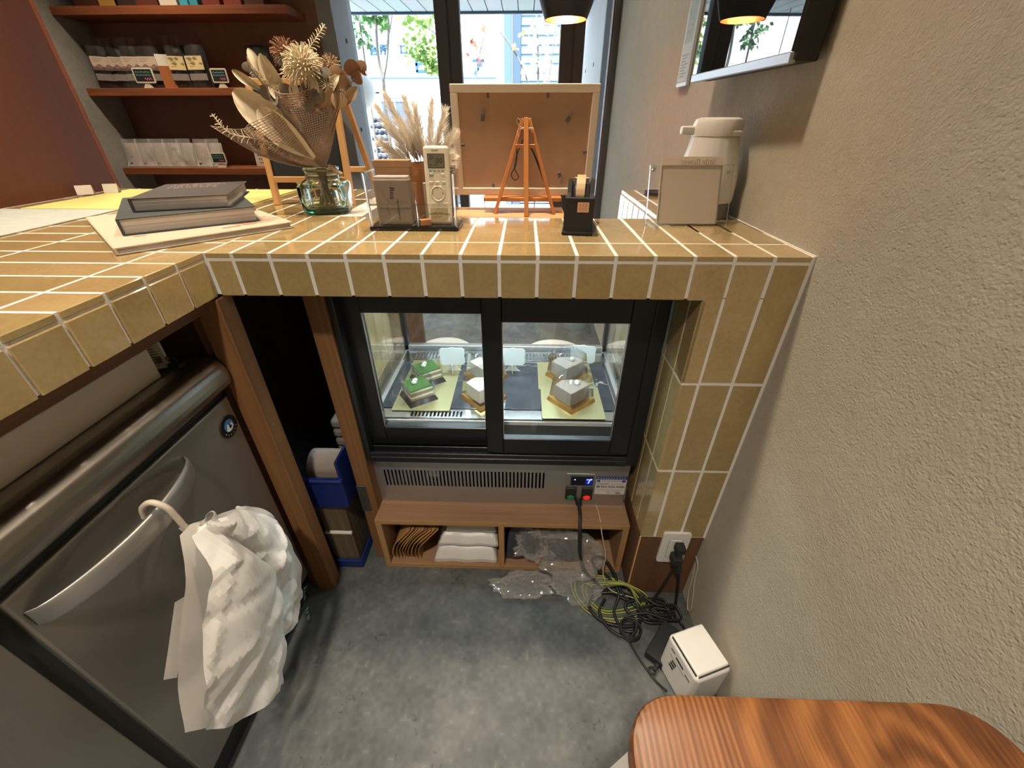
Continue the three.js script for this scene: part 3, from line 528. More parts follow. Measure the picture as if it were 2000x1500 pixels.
  part('flower_head', head(q(525, 150, 0.035), 0.020, 80, mCream, 0.9), mCream, b);
  part('flower_head', head(q(640, 125, 0.0), 0.020, 80, mTan, 0.9), mTan, b);
  for (const [x, y, z, r, m] of [[540, 170, 0.045, 0.015, mCream], [562, 143, 0.04, 0.016, mCream], [600, 178, 0.05, 0.014, mTan], [632, 165, 0.045, 0.015, mCream], [655, 172, 0.035, 0.014, mTan], [498, 138, 0.04, 0.012, mCream], [615, 205, 0.05, 0.013, mTan], [585, 198, 0.05, 0.014, mCream]]) part('small_blossom', head(q(x, y, z), r, 60, m, 0.9), m, b);
  // round eucalyptus leaves
  const disc = (p, r, m, rx, ry) => part('round_leaf', surf((u, v) => { const a = u * 6.2832, R = r * v; return [R * Math.cos(a), R * Math.sin(a) * 0.92, 0.25 * R * R / r * Math.cos(a * 2) + v * v * r * 0.16]; }, 18, 5).rotateX(rx).rotateY(ry).translate(...p), m, b);
  [[520, 176, 0.05, 0.016], [538, 188, 0.06, 0.013], [486, 132, 0.05, 0.010], [556, 172, 0.055, 0.013], [600, 190, 0.06, 0.02], [617, 182, 0.06, 0.016], [625, 152, 0.05, 0.013], [630, 142, 0.05, 0.011], [548, 118, 0.03, 0.012], [597, 165, 0.06, 0.013]].forEach(([x, y, z, r], i) => disc(q(x, y, z), r, mGreyLeaf, rr(-0.5, 0.3), rr(-0.6, 0.6)));
  [[662, 160, 0.03, 0.018], [650, 140, 0.02, 0.015], [672, 178, 0.03, 0.016], [640, 165, 0.04, 0.016], [655, 190, 0.045, 0.017], [618, 126, 0.03, 0.013], [612, 140, 0.05, 0.014]].forEach(([x, y, z, r]) => disc(q(x, y, z), r, mTan, rr(-0.6, 0.4), rr(-0.9, 0.9)));
  [[680, 132, 0.02, 0.017], [698, 128, 0.01, 0.012], [692, 148, 0.02, 0.014], [704, 135, 0.0, 0.010], [668, 150, 0.03, 0.014]].forEach(([x, y, z, r]) => disc(q(x, y, z), r, mRust, rr(-0.4, 0.6), rr(-1, 1)));
  part('twig', tube([q(645, 250, 0.03), q(668, 175, 0.03), q(700, 132, 0.01)], 0.0016, 16, 5), mStem, b); part('twig', tube([q(640, 240, 0.04), q(655, 195, 0.05), q(650, 165, 0.05)], 0.0013, 12, 5), mStem, b); part('twig', tube([q(570, 220, 0.04), q(530, 180, 0.05), q(488, 130, 0.05)], 0.0014, 14, 5), mStem, b);
  // net wrap: a flared cone of crossing threads and a fan drawn out to the left
  const net = (f, nu, nv, r) => { const gs = []; for (let i = 0; i <= nu; i++) { const p = []; for (let k = 0; k <= 14; k++) p.push(V(...f(i / nu, k / 14))); gs.push(new THREE.TubeGeometry(new THREE.CatmullRomCurve3(p), 22, r, 4)); } for (let j = 0; j <= nv; j++) { const p = []; for (let k = 0; k <= 20; k++) p.push(V(...f(k / 20, j / nv))); gs.push(new THREE.TubeGeometry(new THREE.CatmullRomCurve3(p), 40, r, 4)); } return gs; };
  part('net_wrap', net((u, v) => { const a = -0.5 + u * 4.3, fl = Math.pow(v, 0.85), wob = 0.006 * Math.sin(u * 17 + v * 5) * v; const R = lerp(0.012, 0.068, fl) + wob; return [lerp(0, 0.012, v) + R * Math.cos(a) * 1.05, lerp(0.0, 0.155, v) + 0.012 * Math.sin(u * 9) * v, Math.sin(a) * R * 0.95 + 0.008]; }, 44, 36, 0.00095), mNet, b);
  part('net_wrap', net((u, v) => { const A = q(622, 322, 0.03), B = [lerp(q(560, 205)[0], q(425, 262)[0], u), lerp(q(560, 205)[1], q(425, 236)[1], u) - 0.02 * Math.sin(u * 3.1), 0.055 + 0.02 * Math.sin(u * 6)]; const sag = 0.016 * Math.sin(v * 3.14) * (0.4 + u); return [lerp(A[0], B[0], v), lerp(A[1], B[1], v) - sag, lerp(A[2], B[2], v) + 0.008 * Math.sin(u * 14 + v * 3) * v]; }, 24, 34, 0.0008), mNet, b);
}
{ // chalkboard on a pine A-stand
  const e = thing('chalkboard_stand', 'pine A-frame stand with a small dark chalkboard behind the bouquet', 'easel', [0, Htop, 0]);
  const f = (x) => bar([x, 0, -0.477], [x, 0.282, -0.503], 0.014, 0.016);
  part('front_leg', f(-1.166), mPine, e); part('front_leg', f(-0.961), mPine, e);
  part('rail', bar([-1.16, 0.062, -0.4835], [-0.967, 0.062, -0.4835], 0.014, 0.012, [0, 1, 0]), mPine, e);
  part('rail', bar([-1.16, 0.272, -0.503], [-0.967, 0.272, -0.503], 0.014, 0.012, [0, 1, 0]), mPine, e);
  part('chalkboard', cb(-1.16, -0.967, -0.1, 0.1, -0.003, 0.003).rotateX(-0.092).translate(0, 0.168, -0.494), S({ color: lin(0.013, 0.016, 0.018), roughness: 0.8 }), e);
  part('rear_leg', bar([-1.166, 0.275, -0.51], [-1.166, 0, -0.645], 0.013, 0.014), mPine, e); part('rear_leg', bar([-0.95, 0.28, -0.51], [-0.94, 0, -0.645], 0.013, 0.014), mPine, e);
  part('rear_rail', bar([-1.16, 0.075, -0.609], [-0.946, 0.075, -0.609], 0.014, 0.011, [0, 1, 0]), mPine, e);
}
{ // acrylic organiser and what stands in it
  const o = thing('acrylic_organiser', 'clear acrylic desk organiser with a black base', 'organiser', [0, Htop, 0]);
  part('base', rb(-0.815, -0.629, 0, 0.0085, -0.252, -0.172, 0.003), M({ color: lin(0.012, 0.012, 0.013), roughness: 0.12 }), o);
  part('wall', bx(-0.811, -0.808, 0.0085, 0.108, -0.248, -0.176), mAcrylic, o); part('wall', bx(-0.636, -0.633, 0.0085, 0.108, -0.248, -0.176), mAcrylic, o); part('wall', bx(-0.808, -0.636, 0.0085, 0.108, -0.248, -0.245), mAcrylic, o);
  part('wall', bx(-0.808, -0.636, 0.0085, 0.05, -0.179, -0.176), mAcrylic, o, 'low front wall'); part('divider', bx(-0.718, -0.715, 0.0085, 0.1, -0.245, -0.179), mAcrylic, o);
  for (const [a, b] of [[[-0.8095, 0.108, -0.176], [-0.8095, 0.108, -0.247]], [[-0.6345, 0.108, -0.176], [-0.6345, 0.108, -0.247]], [[-0.8095, 0.108, -0.2465], [-0.6345, 0.108, -0.2465]], [[-0.808, 0.05, -0.1775], [-0.636, 0.05, -0.1775]]]) part('edge_bead', rod(a, b, 0.0016), mBead, o);
  for (const x of [-0.8095, -0.6345]) part('edge_bead', rod([x, 0.0085, -0.176], [x, 0.108, -0.176], 0.0028), mBead, o);
  const c = thing('paper_carton', 'grey-brown printed carton standing in the acrylic organiser', 'box', [-0.762, Htop + 0.009, -0.2], 0, undefined);
  part('carton', rb(-0.036, 0.036, 0, 0.088, -0.014, 0.014, 0.005, 3), S({ color: lin(0.27, 0.215, 0.18), roughness: 0.8 }), c);
  part('lid_flap', [rb(-0.034, 0.034, 0.084, 0.092, -0.013, 0.012, 0.003, 2)], S({ color: lin(0.42, 0.35, 0.31), roughness: 0.8 }), c);
  part('print', new THREE.PlaneGeometry(0.062, 0.08).translate(0, 0.042, 0.0145), S({ transparent: true, roughness: 0.8, map: canvasTex(256, 330, (g, w, h) => { g.clearRect(0, 0, w, h); g.save(); g.translate(120, 34); g.rotate(0.12); g.rotate(Math.PI / 2); g.fillStyle = '#2a211c'; g.font = 'bold 52px serif'; g.fillText('Box', 0, 0); g.restore(); g.strokeStyle = '#3a2f28'; g.lineWidth = 4; g.beginPath(); g.moveTo(168, 130); g.lineTo(172, 300); g.stroke(); for (let k = 0; k < 8; k++) g.fillRect(160, 150 + k * 18, 18, 5); g.globalAlpha = 0.4; g.beginPath(); g.moveTo(50, 60); g.quadraticCurveTo(70, 130, 100, 150); g.quadraticCurveTo(60, 190, 90, 260); g.stroke(); }) }), c);
  const k = thing('kraft_box', 'tan kraft box behind the printed carton in the organiser', 'box', [-0.765, Htop + 0.009, -0.231]);
  part('body', cb(-0.036, 0.036, 0, 0.105, -0.0115, 0.0115, 0.001), S({ color: lin(0.42, 0.25, 0.13), roughness: 0.85 }), k); part('lid', cb(-0.0375, 0.0375, 0.105, 0.118, -0.0125, 0.0125, 0.001), S({ color: lin(0.45, 0.27, 0.14), roughness: 0.85 }), k);
  const s = thing('eraser_block', 'small orange block lying in front of the remote control', 'block', [-0.7, Htop + 0.0088, -0.189], 0.5); part('block', cb(-0.011, 0.011, 0, 0.012, -0.006, 0.006, 0.001), S({ color: lin(0.5, 0.2, 0.06), roughness: 0.7 }), s);
  const n = thing('note_cards', 'cream note cards standing behind the remote control', 'cards', [-0.682, Htop + 0.009, -0.236]); part('card_pack', cb(-0.026, 0.026, 0, 0.075, -0.004, 0.004, 0.001), S({ color: lin(0.6, 0.46, 0.3), roughness: 0.9 }), n);
  // remote control
  const r = thing('remote_control', 'cream air conditioner remote control showing 20 on its display', 'remote', [-0.671, Htop + 0.009, -0.203]); r.rotation.x = -0.12;
  part('case', rb(-0.0255, 0.0255, 0, 0.144, -0.009, 0.007, 0.006, 4), M({ color: lin(0.86, 0.79, 0.64), roughness: 0.4 }), r);
  part('display', cb(-0.017, 0.017, 0.104, 0.130, 0.0065, 0.0078, 0.0005), M({ color: lin(0.06, 0.06, 0.05), roughness: 0.15 }), r);
  part('face_print', new THREE.PlaneGeometry(0.046, 0.138).translate(0, 0.072, 0.0074), S({ transparent: true, roughness: 0.6, map: canvasTex(276, 828, (g, w, h) => {
    g.clearRect(0, 0, w, h); g.fillStyle = '#4a443a'; g.font = 'bold 26px sans-serif'; g.fillText('SHARP', 90, 44); for (const [x, y] of [[50, 246], [104, 246], [150, 246], [200, 246]]) g.fillRect(x, y, 26, 8);
    for (const [y, xs] of [[376, [56, 126, 196]], [430, [112]], [490, [44, 190]], [560, [118]], [618, [60, 130, 196]]]) for (const x of xs) for (let k = 0; k < 2; k++) g.fillRect(x + k * 20, y, 15, 10);
    g.fillStyle = '#c8b48c'; g.fillRect(30, 660, 216, 158); g.fillStyle = '#5a5142'; for (let k = 0; k < 7; k++) { g.fillRect(44 + k * 18, 752, 13, 7); g.fillRect(44 + k * 16, 772, 10, 5); } g.fillRect(70, 712, 34, 6); g.fillRect(130, 712, 40, 6); }) }), r);
  part('display_digits', new THREE.PlaneGeometry(0.031, 0.023).translate(0, 0.117, 0.0082), S({ roughness: 0.5, map: canvasTex(248, 184, (g, w, h) => { g.fillStyle = '#6f6a58'; g.fillRect(0, 0, w, h); g.fillStyle = '#1d1c18'; g.font = 'bold 92px monospace'; g.fillText('20', 118, 118); g.fillRect(20, 30, 70, 9); g.fillRect(20, 58, 50, 9); g.fillRect(20, 142, 30, 12); g.fillRect(90, 146, 60, 8); }) }), r);
  const bm = M({ color: lin(0.66, 0.58, 0.43), roughness: 0.45 });
  [[-0.011, 0.092], [0.012, 0.092], [-0.013, 0.078], [0, 0.078], [0.013, 0.078], [-0.010, 0.038], [0.002, 0.038], [0.014, 0.038]].forEach(([x, y], i) => part('button', rb(x - 0.0045, x + 0.0045, y - 0.003, y + 0.003, 0.006, 0.0092, 0.0015, 2), i === 0 ? S({ color: lin(0.3, 0.34, 0.34), roughness: 0.5 }) : bm, r));
  part('ring_button', new THREE.TorusGeometry(0.0135, 0.0022, 8, 32).translate(0, 0.058, 0.0075), bm, r);
}
{ // pampas grass in a copper-coloured cup
  const p = thing('copper_cup', 'copper-coloured cup holding pampas grass behind the organiser', 'cup', [-0.708, Htop + 0.0004, -0.288]);
  part('cup', smooth(latheG([[0, 0], [0.027, 0], [0.03, 0.004], [0.034, 0.11], [0.036, 0.113], [0.036, 0.117], [0.033, 0.117], [0.031, 0.108], [0.028, 0.006], [0, 0.006]], 36), 0.6), M({ color: lin(0.55, 0.24, 0.10), metalness: 0.5, roughness: 0.4 }), p);
  const g = thing('pampas_grass', 'fan of fluffy cream pampas grass plumes', 'dried grass', [-0.708, Htop + 0.1, -0.288]);
  const mP = M({ color: lin(0.92, 0.87, 0.78), roughness: 1, transmission: 0.35, thickness: 0, side: THREE.DoubleSide }), mPs = S({ color: lin(0.5, 0.36, 0.2), roughness: 0.9 });
  const tips = [[-0.088, 0.115, 0.0], [-0.06, 0.135, 0.02], [-0.032, 0.13, -0.01], [-0.008, 0.118, 0.015], [0.02, 0.124, -0.02], [0.05, 0.108, 0.01], [0.062, 0.07, -0.02], [-0.085, 0.055, 0.02], [0.06, 0.03, 0.02], [-0.05, 0.09, -0.03]];
  for (const [tx, ty, tz] of tips) {
    const c = new THREE.CatmullRomCurve3([V(tx * 0.06, -0.09, tz * 0.1), V(tx * 0.3, 0.005, tz * 0.3), V(tx * 0.62, ty * 0.55, tz * 0.6), V(tx, ty, tz)]);
    const pl = part('stalk', new THREE.TubeGeometry(c, 16, 0.0012, 5), mPs, g), pos = [];
    for (let k = 0; k < 700; k++) { // hairs: slim triangles
      const t = 0.42 + 0.58 * rnd(), P = c.getPoint(t), d = c.getTangent(t), a = rnd() * 6.283, o = V(Math.cos(a), Math.sin(a), Math.sin(a * 1.7)).cross(d).normalize(), L = 0.042 * (1.12 - t) + 0.012, e = P.clone().addScaledVector(d, L * 0.95).addScaledVector(o, L * rr(0.15, 0.85)), s = d.clone().cross(o).multiplyScalar(0.0008);
      pos.push(...P.clone().add(s).toArray(), ...P.clone().sub(s).toArray(), ...e.toArray());
    }
    const hg = new THREE.BufferGeometry(); hg.setAttribute('position', new THREE.Float32BufferAttribute(pos, 3)); hg.computeVertexNormals();
    part('plume', hg, mP, pl);
  }
}
{ // wooden ledge behind the counter, with the small easel and the picture
  const l = thing('wooden_ledge', 'light wooden ledge board behind the counter edge', 'ledge', [0, 0, 0]);
  part('board', [cb(-0.665, -0.395, Htop - 0.018, Htop + 0.0006, -0.384, -0.3185, 0.0015, 0), cb(-0.665, -0.395, Htop - 0.018, Htop + 0.0006, -0.452, -0.387, 0.0015, 0, 0.3)], mPine, l);
  part('support', [cb(-0.65, -0.63, 0.92, Htop - 0.0182, -0.44, -0.33, 0.001), cb(-0.43, -0.41, 0.92, Htop - 0.0182, -0.44, -0.33, 0.001)], mPine, l);
  const e = thing('tabletop_easel', 'small wooden tripod easel carrying the picture frame', 'easel', [0, Htop + 0.0008, 0]);
  part('leg', bar([-0.566, 0, -0.365], [-0.500, 0.196, -0.388], 0.0085, 0.011), mEaselSmall, e); part('leg', bar([-0.422, 0, -0.36], [-0.486, 0.196, -0.388], 0.0085, 0.011), mEaselSmall, e);
  part('leg', bar([-0.489, 0, -0.328], [-0.493, 0.198, -0.378], 0.011, 0.009), mEaselSmall, e, 'rear leg');
  part('ledge_bar', cb(-0.594, -0.404, 0.026, 0.035, -0.42, -0.372, 0.001, 0), mEaselSmall, e);
  part('cross_bar', bar([-0.517, 0.143, -0.378], [-0.47, 0.143, -0.378], 0.008, 0.007, [0, 1, 0]), mEaselSmall, e);
  part('wing_nut', [tube([[-0.504, 0.192, -0.374], [-0.512, 0.197, -0.372], [-0.512, 0.187, -0.372], [-0.503, 0.181, -0.374]], 0.0012, 14, 6), rod([-0.508, 0.178, -0.376], [-0.476, 0.178, -0.376], 0.0018), tube([[-0.506, 0.172, -0.374], [-0.514, 0.17, -0.372], [-0.508, 0.163, -0.374]], 0.0012, 10, 6)], mChrome, e);
  const p = thing('picture_frame', 'pale wooden picture frame seen from its brown hardboard back', 'picture frame', [-0.497, Htop + 0.0362, -0.4145]); p.rotation.x = 0.05;
  const w = 0.166, h = 0.226, t = 0.0165, mF = S({ map: woodTex(0xd6c5b0, 0xebdfce, { rings: 5, contrast: 0.5, s: 83, size: 0.1 }), roughness: 0.6 });
  part('frame_bar', cb(-w, w, h - t, h, -0.014, 0.006, 0.0015, 0), mF, p); part('frame_bar', cb(-w, w, 0, t, -0.014, 0.006, 0.0015, 0), mF, p); part('frame_bar', cb(-w, -w + t, t, h - t, -0.014, 0.006, 0.0015, 1), mF, p); part('frame_bar', cb(w - t, w, t, h - t, -0.014, 0.006, 0.0015, 1), mF, p);
  part('back_board', bx(-w + t - 0.001, w - t + 0.001, t - 0.001, h - t + 0.001, -0.008, -0.001), S({ roughness: 0.75, map: dataTex(256, 256, (u, v) => { const st = Math.pow(vn(u * 22, v * 1.5, 22, 2, 541), 4); return mix3([0.71, 0.585, 0.49], [0.79, 0.67, 0.575], 0.5 * fbm(u, v, 10, 10, 4, 545) + 0.4 * st); }, true, 0.33) }), p);
  part('picture_glass', bx(-w + t - 0.001, w - t + 0.001, t - 0.001, h - t + 0.001, -0.0115, -0.0095), mPaper, p, 'picture sheet on the far side');
  for (const [x, y, r] of [[-0.082, h - 0.020, 0], [0.052, h - 0.020, 0], [-0.146, 0.108, 1], [0.146, 0.094, 1], [-0.075, 0.02, 0], [0.06, 0.02, 0]]) part('retaining_clip', cb(-0.0025, 0.0025, -0.006, 0.006, -0.001, 0.0015, 0.0004).rotateZ(r * Math.PI / 2).translate(x, y, 0), mDarkMetal, p);
  for (const [x, y, r] of [[-0.095, 0.163, 2.9], [0.1, 0.16, 2.5], [0.088, 0.044, 0.3]]) { const d = part('hanging_ring', new THREE.TorusGeometry(0.006, 0.0011, 6, 3).rotateZ(-Math.PI / 6).scale(1, 1.25, 1).translate(0, -0.011, 0.0018).rotateZ(r).translate(x, y, 0.0), mSteelDull, p); part('ring_plate', rb(-0.004, 0.004, -0.007, 0.007, 0, 0.0025, 0.001, 2).rotateZ(r).translate(x, y, -0.0008), mDarkMetal, d); }
  part('hanging_cord', [tube([[-0.002, 0.12, 0.003], [-0.016, 0.09, 0.004], [-0.022, 0.06, 0.004], [-0.012, 0.04, 0.004], [-0.022, 0.034, 0.003], [-0.03, 0.045, 0.003], [-0.018, 0.07, 0.004], [-0.017, 0.1, 0.004]], 0.0011, 60, 6), tube([[0.0, 0.125, 0.003], [0.02, 0.098, 0.004], [0.034, 0.07, 0.004], [0.05, 0.032, 0.004]], 0.0022, 24, 6)], mBlackSoft, p);
}
{ // tape dispenser
  const d = thing('tape_dispenser', 'black desktop tape dispenser with a roll of tan tape', 'tape dispenser', [-0.3785, Htop + 0.0004, -0.218], -0.13);
  const prof = (pts) => { const s = new THREE.Shape(); s.moveTo(...pts[0]); pts.slice(1).forEach((p) => s.lineTo(...p)); s.closePath(); return s; };
  const low = ext(prof([[-0.075, 0], [0.07, 0], [0.066, 0.045], [0.05, 0.028], [0.0, 0.024], [-0.03, 0.036], [-0.046, 0.078], [-0.066, 0.08], [-0.075, 0.05]]), 0.036, 0.001).rotateY(-Math.PI / 2).translate(0.018, 0, 0);
  part('weighted_body', low, mBlackSoft, d);
  const ck = prof([[-0.077, 0], [0.073, 0], [0.068, 0.066], [0.058, 0.07], [0.045, 0.054], [0.02, 0.06], [-0.005, 0.058], [-0.03, 0.062], [-0.045, 0.086], [-0.064, 0.086], [-0.074, 0.055]]);
  part('cheek', ext(ck, 0.007, 0.0012).rotateY(-Math.PI / 2).translate(0.0275, 0, 0), mBlackSoft, d); part('cheek', ext(ck, 0.007, 0.0012).rotateY(-Math.PI / 2).translate(-0.0195, 0, 0), mBlackSoft, d);
  part('end_wall', cb(-0.0285, 0.0285, 0, 0.069, 0.0655, 0.074, 0.0015).rotateX(0.0), mBlackSoft, d);
  part('foot_rim', rb(-0.031, 0.031, 0, 0.007, -0.08, 0.077, 0.003), mBlackSoft, d);
  part('tape_roll', smooth(latheG([[0.026, -0.0085], [0.041, -0.0085], [0.041, 0.0085], [0.026, 0.0085], [0.026, -0.0085]], 44), 0.5).rotateZ(Math.PI / 2).translate(0, 0.062, 0.018), S({ color: lin(0.55, 0.38, 0.19), roughness: 0.5 }), d);
  part('hub', cyl(0.026, 0.026, 0.022, 32).rotateZ(Math.PI / 2).translate(0, 0.062, 0.018), mBlack, d);
  part('cutter', cb(-0.016, 0.016, 0.078, 0.088, -0.079, -0.074, 0.0005), mSteelDull, d);
  part('caution_label', new THREE.PlaneGeometry(0.022, 0.018).translate(0.008, 0.052, 0.0745), S({ roughness: 0.6, map: canvasTex(220, 180, (g, w, h) => { g.fillStyle = '#d9b090'; g.fillRect(0, 0, w, h); g.strokeStyle = '#b8502c'; g.lineWidth = 8; for (const x of [38, 92, 146]) { g.beginPath(); g.moveTo(x, 34); g.lineTo(x + 32, 34); g.moveTo(x + 16, 24); g.lineTo(x + 16, 66); g.moveTo(x, 66); g.lineTo(x + 34, 66); g.stroke(); } g.fillStyle = '#b8705a'; for (const y of [88, 108, 128, 148]) g.fillRect(24, y, 170, 7); }) }), d);
}
{ // acrylic card stand
  const c = thing('acrylic_card_stand', 'clear acrylic card stand holding a cream card at the right end of the counter', 'card stand', [-0.142, Htop + 0.0004, -0.238], 0.0);
  const tilt = (g) => g.rotateX(-0.33);
  part('back_plate', tilt(bx(-0.086, 0.09, 0.003, 0.122, -0.006, -0.0035)), mAcrylic, c); part('front_plate', tilt(bx(-0.062, 0.062, 0.003, 0.118, 0.002, 0.0045)), mAcrylic, c);
  part('foot', [bx(-0.075, -0.068, 0, 0.003, -0.03, 0.035), bx(0.068, 0.075, 0, 0.003, -0.03, 0.048), bx(-0.075, 0.075, 0, 0.003, -0.008, 0.006)], mAcrylic, c);
  for (const [x, y0, y1, z] of [[-0.086, 0.003, 0.122, -0.0047], [0.09, 0.003, 0.122, -0.0047], [-0.062, 0.003, 0.118, 0.0032], [0.062, 0.003, 0.118, 0.0032]]) part('polished_edge', tilt(rod([x, y0, z], [x, y1, z], 0.0013)), mBead, c);
  for (const [x0, x1, y, z] of [[-0.086, 0.09, 0.122, -0.0047], [-0.062, 0.062, 0.118, 0.0032]]) part('polished_edge', tilt(rod([x0, y, z], [x1, y, z], 0.0013)), mBead, c);
  part('stud', [tilt(cyl(0.0035, 0.0035, 0.006, 14).rotateX(Math.PI / 2).translate(-0.078, 0.112, -0.002)), tilt(cyl(0.0035, 0.0035, 0.006, 14).rotateX(Math.PI / 2).translate(0.08, 0.108, -0.002))], mChrome, c);
  const s = thing('shop_card', 'cream card in the acrylic stand with faint mirrored lettering', 'card', [-0.142, Htop + 0.0034, -0.238]);
  part('card_pack', tilt(bx(-0.064, 0.064, 0.001, 0.133, -0.003, 0.0014)), S({ color: lin(0.52, 0.43, 0.33), roughness: 0.85 }), s);
  part('lettering', tilt(new THREE.PlaneGeometry(0.09, 0.016).translate(0.012, 0.122, 0.0018)), S({ transparent: true, roughness: 0.9, map: canvasTex(512, 92, (g, w, h) => { g.clearRect(0, 0, w, h); g.translate(w, 0); g.scale(-1, 1); g.fillStyle = 'rgba(120,92,72,0.55)'; g.font = '74px serif'; g.fillText('little flower', 50, 68); }) }), s);
}
{ // white vacuum jug
  const j = thing('vacuum_jug', 'white vacuum jug with a pouring lever standing against the stucco wall', 'jug', [-0.0725, Htop + 0.0004, -0.362]);
  const body = smooth(latheG([[0, 0.034], [0.0655, 0.034], [0.067, 0.04], [0.0665, 0.075], [0.062, 0.11], [0.0535, 0.145], [0.0505, 0.163]], 56), 1);
  part('body', body, mWhitePlastic, j); part('cap', smooth(latheG([[0.0512, 0.164], [0.0515, 0.186], [0.048, 0.195], [0.038, 0.1985], [0, 0.199]], 56), 0.8), mWhitePlastic, j); part('seam', latheG([[0.0498, 0.1632], [0.0498, 0.1642]], 56), mSteelDull, j);
  part('lever', [rb(-0.078, -0.045, 0.166, 0.183, -0.012, 0.006, 0.004)], mWhitePlastic, j); part('button', rb(0.012, 0.033, 0.169, 0.175, 0.043, 0.0505, 0.002), mWhite, j);
  part('base_band', smooth(latheG([[0, 0], [0.064, 0], [0.0665, 0.003], [0.0665, 0.033], [0, 0.033]], 48), 0.5), M({ color: lin(0.11, 0.1, 0.09), metalness: 0.7, roughness: 0.3 }), j);
  single('black_coaster', 'flat black coaster on the far end of the tiled arm by the wall', 'coaster', smooth(latheG([[0, 0], [0.036, 0], [0.038, 0.002], [0.038, 0.008], [0.034, 0.009], [0.03, 0.005], [0, 0.005]], 36), 0.5).translate(-0.085, Htop + 0.0003, -0.69), mBlack);
}
{ // screen on the wall
  const t = thing('wall_screen', 'glossy black television screen with silver lower bezel on the stucco wall', 'screen', [-0.0672, 1.277, -0.378], 0.042);
  part('housing', [cb(0.0025, 0.048, 0.003, 0.246, -0.215, 0.215, 0.002)], mBlack, t);
  part('screen_glass', bx(0, 0.0025, 0.016, 0.242, -0.211, 0.211), M({ color: lin(0.004, 0.004, 0.005), roughness: 0.012, ior: 2.2, specularIntensity: 1, clearcoat: 1, clearcoatRoughness: 0.01 }), t);
  part('lower_bezel', cb(-0.001, 0.01, 0, 0.016, -0.215, 0.215, 0.0015), M({ color: lin(0.42, 0.46, 0.52), metalness: 0.6, roughness: 0.3 }), t);
  part('wall_bracket', bx(0.048, 0.06, 0.06, 0.16, -0.06, 0.1), mBlack, t);
  const s = thing('notice_strip', 'pale acrylic notice strip with fine print beside the screen', 'notice', [0, 1.285, -0.885]);
  part('acrylic_plate', cb(-0.012, -0.002, 0, 0.345, -0.048, 0.048, 0.001), S({ color: lin(0.42, 0.47, 0.48), roughness: 0.3 }), s);
  part('print', new THREE.PlaneGeometry(0.084, 0.32).rotateY(-Math.PI / 2).translate(-0.0126, 0.17, 0), S({ roughness: 0.6, map: canvasTex(160, 600, (g, w, h) => { g.fillStyle = '#aab6b4'; g.fillRect(0, 0, w, h); g.fillStyle = '#7d8a88'; for (let k = 0; k < 8; k++) g.fillRect(16, 470 + k * 14, 120 - (k % 3) * 22, 6); g.fillRect(16, 40, 128, 150); g.fillStyle = '#94a09c'; g.fillRect(16, 220, 128, 200); g.fillStyle = '#80918a'; for (let k = 0; k < 26; k++) g.fillRect(20 + rnd() * 110, 230 + rnd() * 170, 14, 10); }) }), s);
}
